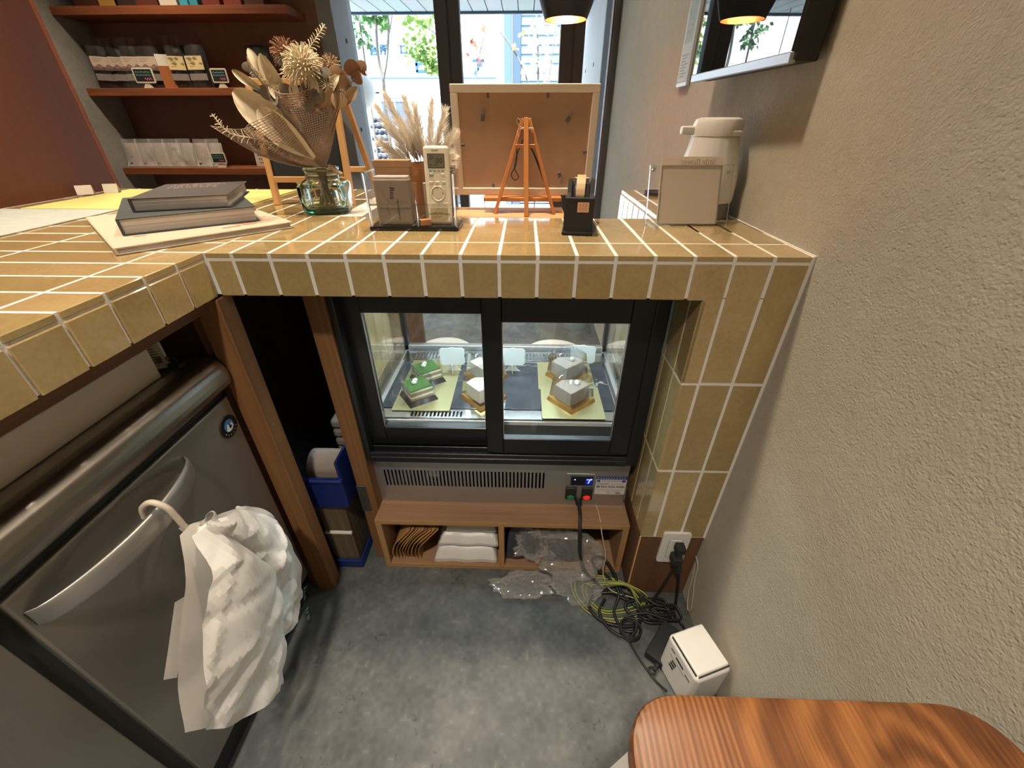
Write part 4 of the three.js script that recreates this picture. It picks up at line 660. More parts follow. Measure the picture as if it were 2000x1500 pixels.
// ---------------------------------------------------------------- in the display cabinet
{
  const yD = 0.5135; // top of the marble board
  single('marble_board', 'dark grey marbled serving board lying in the display cabinet', 'board', cb(-0.885, -0.228, 0.5, yD, -0.484, -0.222, 0.001), M({ roughness: 0.18, map: dataTex(512, 512, (u, v) => {
    const w = fbm(u, v, 5, 5, 4, 601), ln = (a, b, s) => Math.abs(((a * u + b * v + w * s) % 1 + 1) % 1 - 0.5); const vein = Math.max(0, 1 - ln(1, 2, 0.9) * 70) * 0.9 + Math.max(0, 1 - ln(2, -1, 0.7) * 110) * 0.6; const base = mix3([0.17, 0.175, 0.19], [0.30, 0.305, 0.325], fbm(u, v, 10, 10, 4, 611)); return mix3(base, [0.72, 0.68, 0.62], Math.min(1, vein * fbm(u, v, 6, 6, 2, 621) * 1.8)); }, true, 0.5) }));
  const mGold = M({ color: lin(0.36, 0.31, 0.15), metalness: 0.55, roughness: 0.38 });
  const gold = (x0, x1, z0, z1, y, lab) => single('gold_cake_board', lab, 'cake board', ext(roundShape(x1 - x0, z1 - z0, 0.006), 0.0016, 0.0003, 4).rotateX(-Math.PI / 2).translate((x0 + x1) / 2, y, (z0 + z1) / 2), mGold, 'gold boards in the cabinet');
  gold(-0.858, -0.695, -0.49, -0.206, yD + 0.0004, 'long gold cake board under the green layered cakes');
  gold(-0.437, -0.265, -0.338, -0.176, yD + 0.0026, 'gold cake board at the right under the front clear cake box');
  gold(-0.443, -0.272, -0.488, -0.322, yD + 0.0004, 'gold cake board at the right under the rear clear cake box');
  const mMatcha = S({ color: lin(0.075, 0.17, 0.03), roughness: 0.85, bumpMap: tFine, bumpScale: 0.0006 }), mCreamC = S({ color: lin(0.78, 0.74, 0.6), roughness: 0.7 }), mSponge = S({ color: lin(0.32, 0.23, 0.12), roughness: 0.95 }), mChoc = M({ color: lin(0.03, 0.022, 0.02), roughness: 0.35 }), mClear = mFilm;
  const trap = (w0, w1, h, y) => { const g = new THREE.CylinderGeometry(w1 / Math.SQRT2, w0 / Math.SQRT2, h, 4, 1); g.rotateY(Math.PI / 4); return g.translate(0, y + h / 2, 0); };
  function greenCake(x, z, turn, lab) {
    const c = thing('green_layer_cake', lab, 'cake', [x, yD + 0.0024, z], turn, 'green layered cakes');
    part('tray', trap(0.086, 0.074, 0.014, 0), mChoc, c, 'black tray');
    part('layer', trap(0.068, 0.067, 0.009, 0.012), mSponge, c, 'sponge layer'); part('layer', trap(0.067, 0.067, 0.007, 0.021), mCreamC, c, 'cream layer'); part('layer', trap(0.067, 0.066, 0.01, 0.028), mSponge, c, 'sponge layer'); part('layer', trap(0.066, 0.066, 0.006, 0.038), mCreamC, c, 'cream layer'); part('layer', trap(0.066, 0.065, 0.003, 0.044), mMatcha, c, 'green powdered top');
    part('cream_rosette', [new THREE.SphereGeometry(0.008, 14, 10).scale(1, 0.8, 1).translate(-0.006, 0.051, -0.004), new THREE.SphereGeometry(0.006, 12, 8).translate(-0.001, 0.056, -0.005), new THREE.ConeGeometry(0.005, 0.011, 10).translate(-0.008, 0.058, -0.004)], mCreamC, c);
    part('clear_lid', trap(0.076, 0.07, 0.066, 0.0135), mClear, c);
  }
  greenCake(-0.795, -0.272, 0.62, 'green layered cake on a black tray nearest the left glass door');
  greenCake(-0.788, -0.368, 0.62, 'green layered cake on a black tray behind the front one');
  function boxed(x, z, turn, y, lab, tone) {
    const c = thing('boxed_cake_slice', lab, 'cake', [x, y, z], turn, 'cake slices in clear boxes');
    part('gold_base', [trap(0.098, 0.092, 0.012, 0)], M({ color: lin(0.55, 0.3, 0.08), metalness: 0.7, roughness: 0.3 }), c);
    const wedge = shapeOf([[-0.036, -0.03], [0.036, -0.03], [0.036, 0.004], [-0.004, 0.034], [-0.036, 0.03]]);
    part('cake', ext(wedge, 0.04, 0.002).rotateX(-Math.PI / 2).translate(0, 0.013, 0), S({ color: tone, roughness: 0.85 }), c);
    part('cream_rosette', new THREE.SphereGeometry(0.008, 12, 10).scale(1, 0.8, 1).translate(0.012, 0.06, 0.006), mCreamC, c);
    part('clear_lid', trap(0.09, 0.076, 0.072, 0.012), mClear, c); part('lid_cap', trap(0.076, 0.06, 0.008, 0.084), mClear, c);
  }
  boxed(-0.352, -0.262, 0.72, yD + 0.0048, 'front boxed pale cake slice at the right of the cabinet', lin(0.34, 0.27, 0.22));
  boxed(-0.352, -0.40, 0.72, yD + 0.0024, 'rear boxed pale cake slice at the right of the cabinet', lin(0.36, 0.30, 0.25));
  boxed(-0.605, -0.275, 0.75, yD + 0.0006, 'front boxed cake slice behind the middle door stile', lin(0.62, 0.55, 0.42));
  boxed(-0.607, -0.395, 0.75, yD + 0.0006, 'rear boxed cake slice behind the middle door stile', lin(0.62, 0.55, 0.42));
  const plaque = (w, h) => { const s = new THREE.Shape(), r = 0.005; s.moveTo(-w / 2 + r, -h / 2); s.lineTo(-0.008, -h / 2); s.lineTo(0, -h / 2 - 0.002); s.lineTo(0.008, -h / 2); s.lineTo(w / 2 - r, -h / 2); s.quadraticCurveTo(w / 2 - r, -h / 2 + r, w / 2, -h / 2 + r); s.lineTo(w / 2, -0.006); s.quadraticCurveTo(w / 2 - 0.003, 0, w / 2, 0.006); s.lineTo(w / 2, h / 2 - r); s.quadraticCurveTo(w / 2 - r, h / 2 - r, w / 2 - r, h / 2); s.lineTo(0.009, h / 2); s.lineTo(0, h / 2 + 0.003); s.lineTo(-0.009, h / 2); s.lineTo(-w / 2 + r, h / 2); s.quadraticCurveTo(-w / 2 + r, h / 2 - r, -w / 2, h / 2 - r); s.lineTo(-w / 2, 0.006); s.quadraticCurveTo(-w / 2 + 0.003, 0, -w / 2, -0.006); s.lineTo(-w / 2, -h / 2 + r); s.quadraticCurveTo(-w / 2 + r, -h / 2 + r, -w / 2 + r, -h / 2); return s; };
  const foot = () => ext((() => { const s = new THREE.Shape(); s.moveTo(-0.026, 0); s.lineTo(0.026, 0); s.quadraticCurveTo(0.016, 0.006, 0.012, 0.016); s.quadraticCurveTo(0.006, 0.024, 0, 0.025); s.quadraticCurveTo(-0.006, 0.024, -0.012, 0.016); s.quadraticCurveTo(-0.016, 0.006, -0.026, 0); return s; })(), 0.002);
  const mCard = S({ color: lin(0.72, 0.74, 0.70), roughness: 0.6 }), mWoodWhite = S({ color: lin(0.7, 0.66, 0.55), roughness: 0.6 });
  for (const [x, z, y, r, lab] of [[-0.716, -0.425, yD + 0.0024, 0.05, 'white price plaque seen from behind beside the green cakes'], [-0.525, -0.43, yD + 0.0006, 0.0, 'white price plaque seen from behind next to the middle stile'], [-0.300, -0.452, yD + 0.0024, -0.12, 'white price plaque seen from behind at the right of the cabinet']]) {
    const p = thing('price_plaque', lab, 'sign', [x, y, z], r, 'white price plaques in the cabinet');
    part('card', ext(plaque(0.078, 0.056), 0.003, 0.0004, 4).rotateX(-0.1).translate(0, 0.052, 0), mCard, p);
    part('foot', foot().translate(0, 0, -0.001), mWoodWhite, p); part('strut', [bx(-0.001, 0.001, 0, 0.03, -0.022, 0.022)], mWoodWhite, p);
  }
}
// ---------------------------------------------------------------- below the counter
{ // plywood cubby with two compartments
  const c = thing('plywood_cubby', 'low plywood cubby with two compartments below the cabinet', 'cubby');
  const X0 = -0.916, X1 = -0.178, Z0 = -0.40, Z1 = -0.065, t = 0.0175, mEdge = S({ map: woodTex(0x8a6238, 0xd2a870, { rings: 3, contrast: 0.9, s: 91, size: 0.02, len: 0.6 }), roughness: 0.8 });
  part('top_board', cb(X0, X1, 0.222 - t, 0.2222, Z0, Z1, 0.0012, 0), mPly, c); part('bottom_board', cb(X0, X1, 0.0005, t, Z0, Z1, 0.0012, 0), mPly, c);
  part('side_board', cb(X0, X0 + t, t, 0.222 - t, Z0, Z1, 0.001, 1), mPly, c); part('side_board', cb(X1 - t, X1, t, 0.222 - t, Z0, Z1, 0.001, 1), mPly, c); part('divider', cb(-0.556, -0.5395, t, 0.222 - t, Z0, Z1, 0.001, 1), mPly, c); part('back_board', cb(X0, X1, 0, 0.222, Z0 - 0.006, Z0, 0.001, 0), mPly, c);
  for (const [x0, x1, y0, y1] of [[X0, X1, 0.2055, 0.2215], [X0, X1, 0.001, 0.0165], [X0, X0 + 0.0165, 0.0165, 0.2055], [X1 - 0.0165, X1, 0.0165, 0.2055], [-0.5555, -0.540, 0.0165, 0.2055]]) part('ply_edge', cb(x0 + 0.0003, x1 - 0.0003, y0, y1, Z1 - 0.0005, Z1 + 0.0006, 0.0003, x1 - x0 > 0.1 ? 0 : 1), mEdge, c);
  // brown kraft bags in the left half, leaning in a bowed stack
  const mK = [0xb0824c, 0xc4955c, 0x9a6c3c].map((h) => S({ color: h, roughness: 0.85, side: THREE.DoubleSide }));
  for (let k = 0; k < 9; k++) {
    const o = thing('kraft_bag', ['first', 'second', 'third', 'fourth', 'fifth', 'sixth', 'seventh', 'eighth', 'ninth'][k] + ' brown kraft paper bag from the left in the bowed stack in the cubby', 'paper bag', [-0.872 + k * 0.0105, 0.018, -0.085], 0, 'kraft bags in the cubby');
    part('sheet', surf((u, v) => { const y = v * 0.165, bow = 0.034 * Math.sin(Math.PI * Math.min(1, v * 0.9 + 0.1)) * (0.7 + 0.04 * k); return [(1 - v) * -0.012 + 0.05 * v * v - bow * 0.55 + 0.0015 * Math.sin(u * 9 + k), y * (1 - 0.08 * v), -0.23 * u + 0.018 * Math.sin(v * 2.6) + 0.004 * Math.sin(v * 9 + k)]; }, 8, 16), mK[k % 3], o);
    part('folded_edge', tube([0, 0.25, 0.5, 0.75, 1].map((v) => { const bow = 0.034 * Math.sin(Math.PI * Math.min(1, v * 0.9 + 0.1)) * (0.7 + 0.04 * k); return V((1 - v) * -0.012 + 0.05 * v * v - bow * 0.55 + 0.0015 * Math.sin(k), v * 0.165 * (1 - 0.08 * v), 0.018 * Math.sin(v * 2.6) + 0.004 * Math.sin(v * 9 + k)); }), 0.0016, 20, 5), mK[(k + 1) % 3], o);
  }
  const lid = single('kraft_sleeve', 'folded brown kraft sleeve lying above the bowed paper bags', 'paper bag', surf((u, v) => [-0.885 + u * 0.15, 0.165 + 0.018 * u + 0.006 * Math.sin(u * 7 + v * 3), -0.12 - v * 0.2], 14, 8), mK[2]);
  const sheetPack = (name, lab, x0, x1, z0, z1, y0, h, m, r, sd) => single(name, lab, 'bag pack', (() => { const top = surf((u, v) => { const e = Math.min(1, Math.min(u, 1 - u, v, 1 - v) * 7); return [lerp(x0, x1, u) + 0.0015 * Math.sin(v * 11 + sd), y0 + h * (0.25 + 0.75 * Math.sqrt(e)) * (0.95 + 0.1 * n3(u * 7, v * 5, sd, 3)), lerp(z0, z1, v) + 0.0015 * Math.sin(u * 13 + sd)]; }, 40, 26); const skirt = surf((u, v) => { const a = u * 4, s = Math.floor(a) % 4, f = a - Math.floor(a), p = [[f, 0], [1, f], [1 - f, 1], [0, 1 - f]][u >= 1 ? 0 : s]; return [lerp(x0, x1, p[0]) + 0.0015 * Math.sin(p[1] * 11 + sd), y0 + v * h * 0.25 * (0.95 + 0.1 * n3(p[0] * 7, p[1] * 5, sd, 3)), lerp(z0, z1, p[1]) + 0.0015 * Math.sin(p[0] * 13 + sd)]; }, 80, 2); return [top, skirt]; })(), m, undefined);
  const mPlasticW = M({ color: lin(0.66, 0.62, 0.57), roughness: 0.35, side: THREE.DoubleSide });
  sheetPack('white_bag_pack', 'lower pack of white plastic bags lying in the left cubby compartment', -0.762, -0.566, -0.075, -0.34, 0.018, 0.055, mPlasticW, 0, 1);
  sheetPack('white_bag_pack', 'middle pack of white plastic bags in the left cubby compartment', -0.745, -0.562, -0.092, -0.34, 0.077, 0.04, mPlasticW, 0, 2);
  sheetPack('white_bag_pack', 'upper pack of folded white plastic bags in the left cubby compartment', -0.722, -0.565, -0.11, -0.35, 0.121, 0.045, mPlasticW, 0, 3);
  // dark packs and clear plastic spilling out of the right half
  const mDarkPack = M({ color: lin(0.045, 0.042, 0.05), roughness: 0.4, side: THREE.DoubleSide }), mCl = M({ color: lin(0.93, 0.92, 0.9), transmission: 0.9, thickness: 0, roughness: 0.04, side: THREE.DoubleSide });
  sheetPack('dark_bag_pack', 'pack of dark grey bags standing in the right cubby compartment', -0.533, -0.43, -0.09, -0.3, 0.018, 0.14, mDarkPack, 0, 4);
  sheetPack('dark_bag_pack', 'lower pack of dark grey bags beside the cubby divider', -0.42, -0.30, -0.085, -0.3, 0.018, 0.085, mDarkPack, 0, 5);
  sheetPack('white_paper_pack', 'pack of white paper lying at the back of the right cubby compartment', -0.45, -0.31, -0.2, -0.38, 0.16, 0.03, S({ color: lin(0.55, 0.5, 0.44), roughness: 0.8, side: THREE.DoubleSide }), 0, 6);
  const crumple = (lab, cx, cy, cz, rx, ry, rz, sd, n = 130) => single('clear_plastic_bag', lab, 'plastic bag', toCreasedNormals(plain(surf((u, v) => { const a = u * Math.PI * 2, b = (v - 0.5) * Math.PI, D = [Math.cos(b) * Math.cos(a), Math.sin(b), Math.cos(b) * Math.sin(a)]; let k = 0.8; for (let i = 0; i < 80; i++) { const p = hash(i, sd, 5) * 6.283, q = Math.acos(2 * hash(i, sd, 6) - 1), dd = Math.abs(Math.sin(q) * Math.cos(p) * D[0] + Math.cos(q) * D[1] + Math.sin(q) * Math.sin(p) * D[2] - (hash(i, sd, 7) - 0.5) * 1.2); k += (hash(i, sd, 8) < 0.5 ? -1 : 1) * (Math.min(dd, i < 14 ? 0.16 + 0.1 * hash(i, sd, 9) : 0.03 + 0.06 * hash(i, sd, 9)) - (i < 14 ? 0.15 : 0.055)) * (i < 14 ? 0.6 : 0.75); } k = Math.min(1.25, Math.max(0.35, k)); return [cx + rx * k * Math.cos(b) * Math.cos(a), Math.max(0.002, cy + ry * k * Math.sin(b)), cz + rz * k * Math.cos(b) * Math.sin(a)]; }, n, 84)), 0.16), mCl, 'crumpled clear plastic bags by the cubby');
  crumple('crumpled clear plastic bag hanging out of the right cubby compartment', -0.455, 0.09, -0.085, 0.075, 0.075, 0.05, 11); crumple('crumpled clear plastic bag lying against the cubby side board', -0.335, 0.075, -0.06, 0.09, 0.07, 0.06, 12);
  crumple('flattened clear plastic bag on the floor in front of the cubby divider', -0.475, 0.022, -0.0, 0.105, 0.028, 0.045, 13); crumple('crumpled clear plastic bag on the floor beside the cables', -0.318, 0.03, 0.0, 0.07, 0.035, 0.05, 14);
  crumple('clear plastic bag stretched over the dark bag packs', -0.40, 0.15, -0.11, 0.10, 0.035, 0.04, 15);
}
{ // crates in the dark gap
  const mBlue = M({ color: lin(0.007, 0.02, 0.13), roughness: 0.45 }), mCarton = S({ roughness: 0.85, map: woodTex(0x4c3f30, 0x6e5c46, { rings: 20, contrast: 0.9, s: 95, size: 0.3, len: 0.4 }) });
  const t = thing('blue_tray', 'shallow blue plastic tray on the floor under the cartons', 'tray', [-1.035, 0, -0.235]);
  part('tray', [cb(-0.045, 0.045, 0.001, 0.012, -0.175, 0.175, 0.002), cb(-0.048, 0.048, 0.001, 0.035, 0.168, 0.178, 0.002), cb(0.040, 0.048, 0.001, 0.035, -0.175, 0.17, 0.002)], mBlue, t);
  const k1 = thing('cardboard_carton', 'lower brown carton standing in the blue tray', 'carton', [-1.037, 0.0125, -0.235]); part('carton', cb(-0.043, 0.036, 0, 0.14, -0.16, 0.162, 0.002, 1), mCarton, k1); part('flap_edge', cb(-0.044, 0.037, 0.134, 0.141, 0.156, 0.165, 0.001), mPaper, k1);
  const k2 = thing('cardboard_carton', 'upper brown carton below the blue crate', 'carton', [-1.037, 0.154, -0.237]); part('carton', cb(-0.043, 0.036, 0, 0.118, -0.16, 0.16, 0.002, 1), mCarton, k2);
  const c = thing('blue_crate', 'blue plastic crate stacked on the cartons between post and stud', 'crate', [-1.03, 0.273, -0.235]);
  part('floor_panel', cb(-0.055, 0.045, 0, 0.006, -0.19, 0.17, 0.001), mBlue, c); part('wall_panel', cb(-0.055, 0.05, 0.0, 0.105, 0.166, 0.172, 0.002), mBlue, c); part('wall_panel', cb(0.045, 0.051, 0.0, 0.17, -0.19, 0.168, 0.002), mBlue, c); part('rim', cb(-0.058, 0.055, 0.1, 0.112, 0.163, 0.178, 0.003), mBlue, c); part('label', bx(0.0512, 0.0518, 0.07, 0.095, 0.0, 0.02), mPaper, c);
  const r = thing('paper_roll', 'pinkish white paper roll lying in the blue crate', 'roll', [-1.045, 0.35, -0.16]); part('roll', smooth(latheG([[0.012, -0.055], [0.045, -0.055], [0.045, 0.055], [0.012, 0.055]], 36), 0.5).rotateZ(Math.PI / 2), S({ color: lin(0.33, 0.26, 0.225), roughness: 0.85 }), r);
  const w = thing('folded_cloth', 'folded grey-brown cloths piled behind the paper roll', 'cloth', [-1.04, 0.281, -0.33]); for (let k = 0; k < 4; k++) part('cloth_layer', rb(-0.045, 0.04, k * 0.036, 0.034 + k * 0.036, -0.07, 0.06, 0.012, 3), S({ color: lin(0.2, 0.17, 0.145), roughness: 0.95 }), w);
}
{ // socket, plug and cords
  const s = thing('wall_socket', 'white double socket plate on the timber foot of the pillar', 'socket', [-0.0765, 0.2235, 0.0]);
  part('plate', ext(roundShape(0.07, 0.12, 0.008), 0.006, 0.0015, 5).translate(0, 0, -0.001), mWhitePlastic, s); part('insert', cb(-0.0165, 0.0165, -0.036, 0.036, 0.006, 0.0085, 0.001), mWhitePlastic, s); part('insert_groove', bx(-0.0175, 0.0175, -0.037, 0.037, 0.0055, 0.0068), mSteelDull, s);
  const p = thing('power_plug', 'upper black power plug in the wall socket', 'plug', [-0.07, 0.245, 0.009], 0, 'black plugs in the socket'); part('plug', rb(-0.011, 0.013, -0.012, 0.011, 0, 0.026, 0.004), mBlackSoft, p); part('neck', cyl(0.004, 0.009, 0.02, 12).translate(0.002, -0.018, 0.016), mBlackSoft, p);
  const p2 = thing('power_plug', 'lower black angled power plug in the wall socket', 'plug', [-0.072, 0.205, 0.009], 0, 'black plugs in the socket'); part('plug', rb(-0.013, 0.014, -0.014, 0.013, 0, 0.03, 0.005), mBlackSoft, p2); part('neck', cyl(0.004, 0.01, 0.034, 12).rotateZ(0.18).translate(0.012, -0.03, 0.02), mBlackSoft, p2);
  const cord = (name, lab, pts, r, seg, m, unused, group) => single(name, lab, 'cable', tube(pts, r, seg, 8), m, group);
  const mCord = M({ color: lin(0.013, 0.012, 0.012), roughness: 0.45 });
  cord('black_cable', 'thick black power cable running from the cabinet down to the floor coil', [[-0.32, 0.243, -0.124], [-0.32, 0.236, -0.085], [-0.322, 0.21, -0.052], [-0.318, 0.14, -0.03], [-0.305, 0.09, -0.015], [-0.27, 0.05, 0.0], [-0.225, 0.02, 0.012], [-0.175, 0.009, 0.03], [-0.14, 0.009, 0.06], [-0.155, 0.009, 0.095], [-0.20, 0.009, 0.105], [-0.26, 0.009, 0.09], [-0.288, 0.009, 0.055], [-0.27, 0.01, 0.02], [-0.21, 0.022, 0.015], [-0.14, 0.022, 0.04], [-0.09, 0.012, 0.07]], 0.0052, 160, mCord);
  cord('black_cable', 'black cable looping up beside the cubby side board', [[-0.13, 0.01, 0.075], [-0.19, 0.03, 0.02], [-0.215, 0.07, -0.025], [-0.245, 0.1, -0.045], [-0.275, 0.105, -0.04], [-0.27, 0.085, -0.025], [-0.235, 0.06, -0.015], [-0.2, 0.03, 0.02], [-0.22, 0.01, 0.07], [-0.2, 0.008, 0.115], [-0.17, 0.012, 0.12]], 0.0042, 120, mCord);
  cord('black_cable', 'black cord hanging from the upper plug to the cable heap', [[-0.068, 0.226, 0.026], [-0.07, 0.19, 0.03], [-0.085, 0.12, 0.035], [-0.105, 0.05, 0.045], [-0.115, 0.018, 0.06], [-0.07, 0.02, 0.085], [-0.06, 0.014, 0.05], [-0.1, 0.016, 0.035], [-0.15, 0.02, 0.06], [-0.14, 0.02, 0.095], [-0.09, 0.022, 0.1]], 0.0034, 110, mCord);
  cord('black_cable', 'black cord hanging from the lower plug beside the stucco wall', [[-0.057, 0.158, 0.032], [-0.05, 0.12, 0.036], [-0.045, 0.06, 0.045], [-0.05, 0.02, 0.06], [-0.09, 0.014, 0.075], [-0.13, 0.026, 0.07], [-0.12, 0.03, 0.045], [-0.075, 0.026, 0.06], [-0.04, 0.012, 0.09], [-0.03, 0.01, 0.12]], 0.0034, 110, mCord);
  cord('black_cable', 'thin black cord running from the cable heap to the white router', [[-0.16, 0.006, 0.1], [-0.19, 0.005, 0.135], [-0.18, 0.005, 0.17], [-0.165, 0.005, 0.2], [-0.145, 0.008, 0.235], [-0.128, 0.02, 0.262]], 0.003, 50, mCord);
  cord('black_cable', 'bundled black cord tied in the middle of the cable heap', Array.from({ length: 26 }, (_, k) => { const a = k * 1.9; return [-0.105 + 0.055 * Math.cos(a), 0.018 + 0.012 * Math.sin(k * 1.3) + 0.006, 0.068 + 0.022 * Math.sin(a) + 0.01 * Math.cos(k)]; }), 0.003, 260, mCord);
  cord('black_cable', 'small coil of black cord at the edge of the cable heap', Array.from({ length: 22 }, (_, k) => { const a = k * 0.85; return [-0.185 + 0.028 * Math.cos(a), 0.008 + 0.0012 * k, 0.118 + 0.026 * Math.sin(a)]; }), 0.003, 160, mCord);
  cord('black_cable', 'thick black cord curving over the front of the yellow-green wires', [[-0.24, 0.012, 0.03], [-0.262, 0.012, 0.07], [-0.235, 0.012, 0.12], [-0.19, 0.014, 0.135], [-0.165, 0.02, 0.105], [-0.19, 0.034, 0.06], [-0.13, 0.036, 0.04], [-0.07, 0.03, 0.05]], 0.0044, 90, mCord);
  cord('black_cable', 'slack black cord lying across the top of the cable heap', [[-0.20, 0.045, 0.0], [-0.15, 0.05, 0.03], [-0.10, 0.048, 0.065], [-0.05, 0.04, 0.06], [-0.04, 0.03, 0.09], [-0.08, 0.04, 0.1], [-0.14, 0.044, 0.085], [-0.2, 0.03, 0.09]], 0.0032, 90, mCord);
  const yel = [lin(0.42, 0.36, 0.05), lin(0.36, 0.40, 0.06), lin(0.10, 0.16, 0.06)];
  for (let k = 0; k < 6; k++) {
    const o = k * 0.006;
    cord('earth_wire', ['outermost', 'second', 'third', 'fourth', 'fifth', 'innermost'][k] + ' yellow-green wire loop of the coil on the floor beside the cables', [[-0.335 + o * 2, 0.02 + o * 0.4, -0.03 + o], [-0.332 + o * 1.6, 0.008, 0.01], [-0.30 + o, 0.005 + o * 0.3, 0.06 - o * 0.6], [-0.25, 0.005 + o * 0.3, 0.088 - o], [-0.19, 0.008, 0.09 - o * 1.4], [-0.13, 0.014 + o * 0.5, 0.07 - o], [-0.12 - o, 0.03, 0.03 + o], [-0.18, 0.04 + o, -0.005 + o], [-0.26, 0.05 - o * 0.4, -0.02 + o], [-0.315 + o, 0.03, -0.02 + o * 0.8]], 0.0018, 80, S({ color: yel[k % 3], roughness: 0.5 }), undefined, 'loops of yellow-green wire');
  }
  cord('earth_wire', 'thin yellow-green wire hanging from the cabinet panel over the cubby', [[-0.268, 0.236, -0.127], [-0.262, 0.226, -0.085], [-0.258, 0.2, -0.05], [-0.243, 0.13, -0.03], [-0.245, 0.07, -0.015], [-0.225, 0.03, 0.01], [-0.16, 0.03, 0.035]], 0.0017, 60, S({ color: lin(0.45, 0.4, 0.25), roughness: 0.5 }));
  cord('wall_cable', 'white cord looped against the stucco wall beside the pillar', [[-0.006, 0.184, -0.0], [-0.004, 0.172, 0.018], [-0.004, 0.12, 0.03], [-0.004, 0.07, 0.05], [-0.004, 0.03, 0.062], [-0.006, 0.01, 0.055], [-0.006, 0.05, 0.03], [-0.004, 0.11, 0.018], [-0.005, 0.16, 0.008]], 0.0016, 60, S({ color: lin(0.5, 0.42, 0.33), roughness: 0.6 }));
  const a = thing('power_adapter', 'flat black power adapter lying on the floor before the router', 'adapter', [-0.1, 0.0005, 0.147], 0.86); part('case', rb(-0.062, 0.05, 0, 0.03, -0.027, 0.027, 0.005), mBlackSoft, a); part('strain_relief', [cyl(0.004, 0.006, 0.02, 10).rotateZ(Math.PI / 2).translate(-0.07, 0.012, 0.01), new THREE.TorusGeometry(0.008, 0.003, 8, 20).rotateX(Math.PI / 2).translate(-0.082, 0.008, 0.006)], mBlackSoft, a);
}
{ // router
  const r = thing('wifi_router', 'white upright router with vented top standing by the wall', 'router', [-0.0665, 0.0005, 0.227], 0.33);
  part('case', rb(-0.048, 0.048, 0, 0.15, -0.054, 0.054, 0.012, 5), mWhitePlastic, r);
  part('lid', rb(-0.041, 0.045, 0.144, 0.1535, -0.05, 0.045, 0.008, 4).rotateZ(0.0), mWhitePlastic, r);
  part('vent_groove', [bx(-0.0445, -0.0412, 0.1485, 0.1507, -0.045, 0.043), bx(-0.04, 0.043, 0.1485, 0.1507, 0.0455, 0.0485)], mBlackSoft, r);
  for (const [y, z, h, w, m] of [[0.126, -0.026, 0.007, 0.013, mSteelDull], [0.119, 0.0, 0.006, 0.026, mBlack], [0.114, 0.030, 0.008, 0.016, mSteelDull], [0.092, -0.012, 0.007, 0.015, mBlack], [0.08, -0.014, 0.007, 0.015, mBlack], [0.068, -0.016, 0.007, 0.015, mBlack], [0.1055, -0.004, 0.003, 0.05, mSteelDull]]) part('port', bx(-0.0487, -0.0478, y - h / 2, y + h / 2, z - w / 2, z + w / 2), m, r);
}
{ // wooden stool in the foreground
  const s = thing('wooden_stool', 'stool with a thick brown striped-grain wooden seat beside the wall', 'stool', [-0.198, 0, 0.7]);
  const tS = dataTex(1024, 1024, (u, v) => {
    const k = u * 3.0, w = fbm(u, v, 3, 2, 3, 701), w2 = fbm(u, v, 4, 3, 3, 711), strip = u < 0.27 ? 0 : u < 0.62 ? 1 : 2; let g;
    if (strip === 0) g = 0.5 + 0.5 * Math.sin((u * 62 + w * 1.4 + 0.15 * v) * 6.283); else if (strip === 1) g = 0.5 + 0.5 * Math.sin((u * 11 + w * 5.5 + Math.sin(v * 5) * 0.5) * 6.283); else g = 0.5 + 0.5 * Math.sin((u * 9 - v * 2.2 + w2 * 5) * 6.283);
    const band = fbm(u, v, 5, 2, 2, 721), fine = fbm(u, v, 200, 8, 2, 731); const t = Math.max(0, Math.min(1, 0.42 * g + 0.55 * band + (fine - 0.5) * 0.45 + (strip === 1 ? 0.08 : -0.04)));
    return mix3([0.30, 0.165, 0.08], [0.66, 0.43, 0.235], t);
  }, true, 1, 1);
  const seat = ext(roundShape(0.362, 0.345, 0.055), 0.02, 0.006, 10).rotateX(-Math.PI / 2).translate(0, 0.672, 0);
  { const q = plain(seat), p = q.attributes.position, uv = q.attributes.uv; for (let i = 0; i < p.count; i++) uv.setXY(i, p.getX(i) / 0.374 + 0.5, p.getZ(i) / 0.374 + 0.5); part('seat', smooth(q, 0.6), M({ map: tS, roughness: 0.4, clearcoat: 0.15, clearcoatRoughness: 0.3 }), s); }
  const panelLeg = (xt, xb) => { const g = new THREE.BoxGeometry(0.022, 0.668, 0.30), p = g.attributes.position; for (let i = 0; i < p.count; i++) { const t = p.getY(i) / 0.668 + 0.5; p.setX(i, p.getX(i) + lerp(xb, xt, t)); p.setZ(i, p.getZ(i) * lerp(1.28, 1, t)); p.setY(i, t * 0.6655); } g.computeVertexNormals(); return g; };
  part('leg_panel', panelLeg(-0.155, -0.24), mWhitePlastic, s, 'cream splayed leg panel'); part('leg_panel', panelLeg(0.16, 0.18), mWhitePlastic, s, 'cream leg panel beside the wall'); part('stretcher', cb(-0.2, 0.165, 0.25, 0.30, -0.012, 0.012, 0.002), mWhitePlastic, s);
}
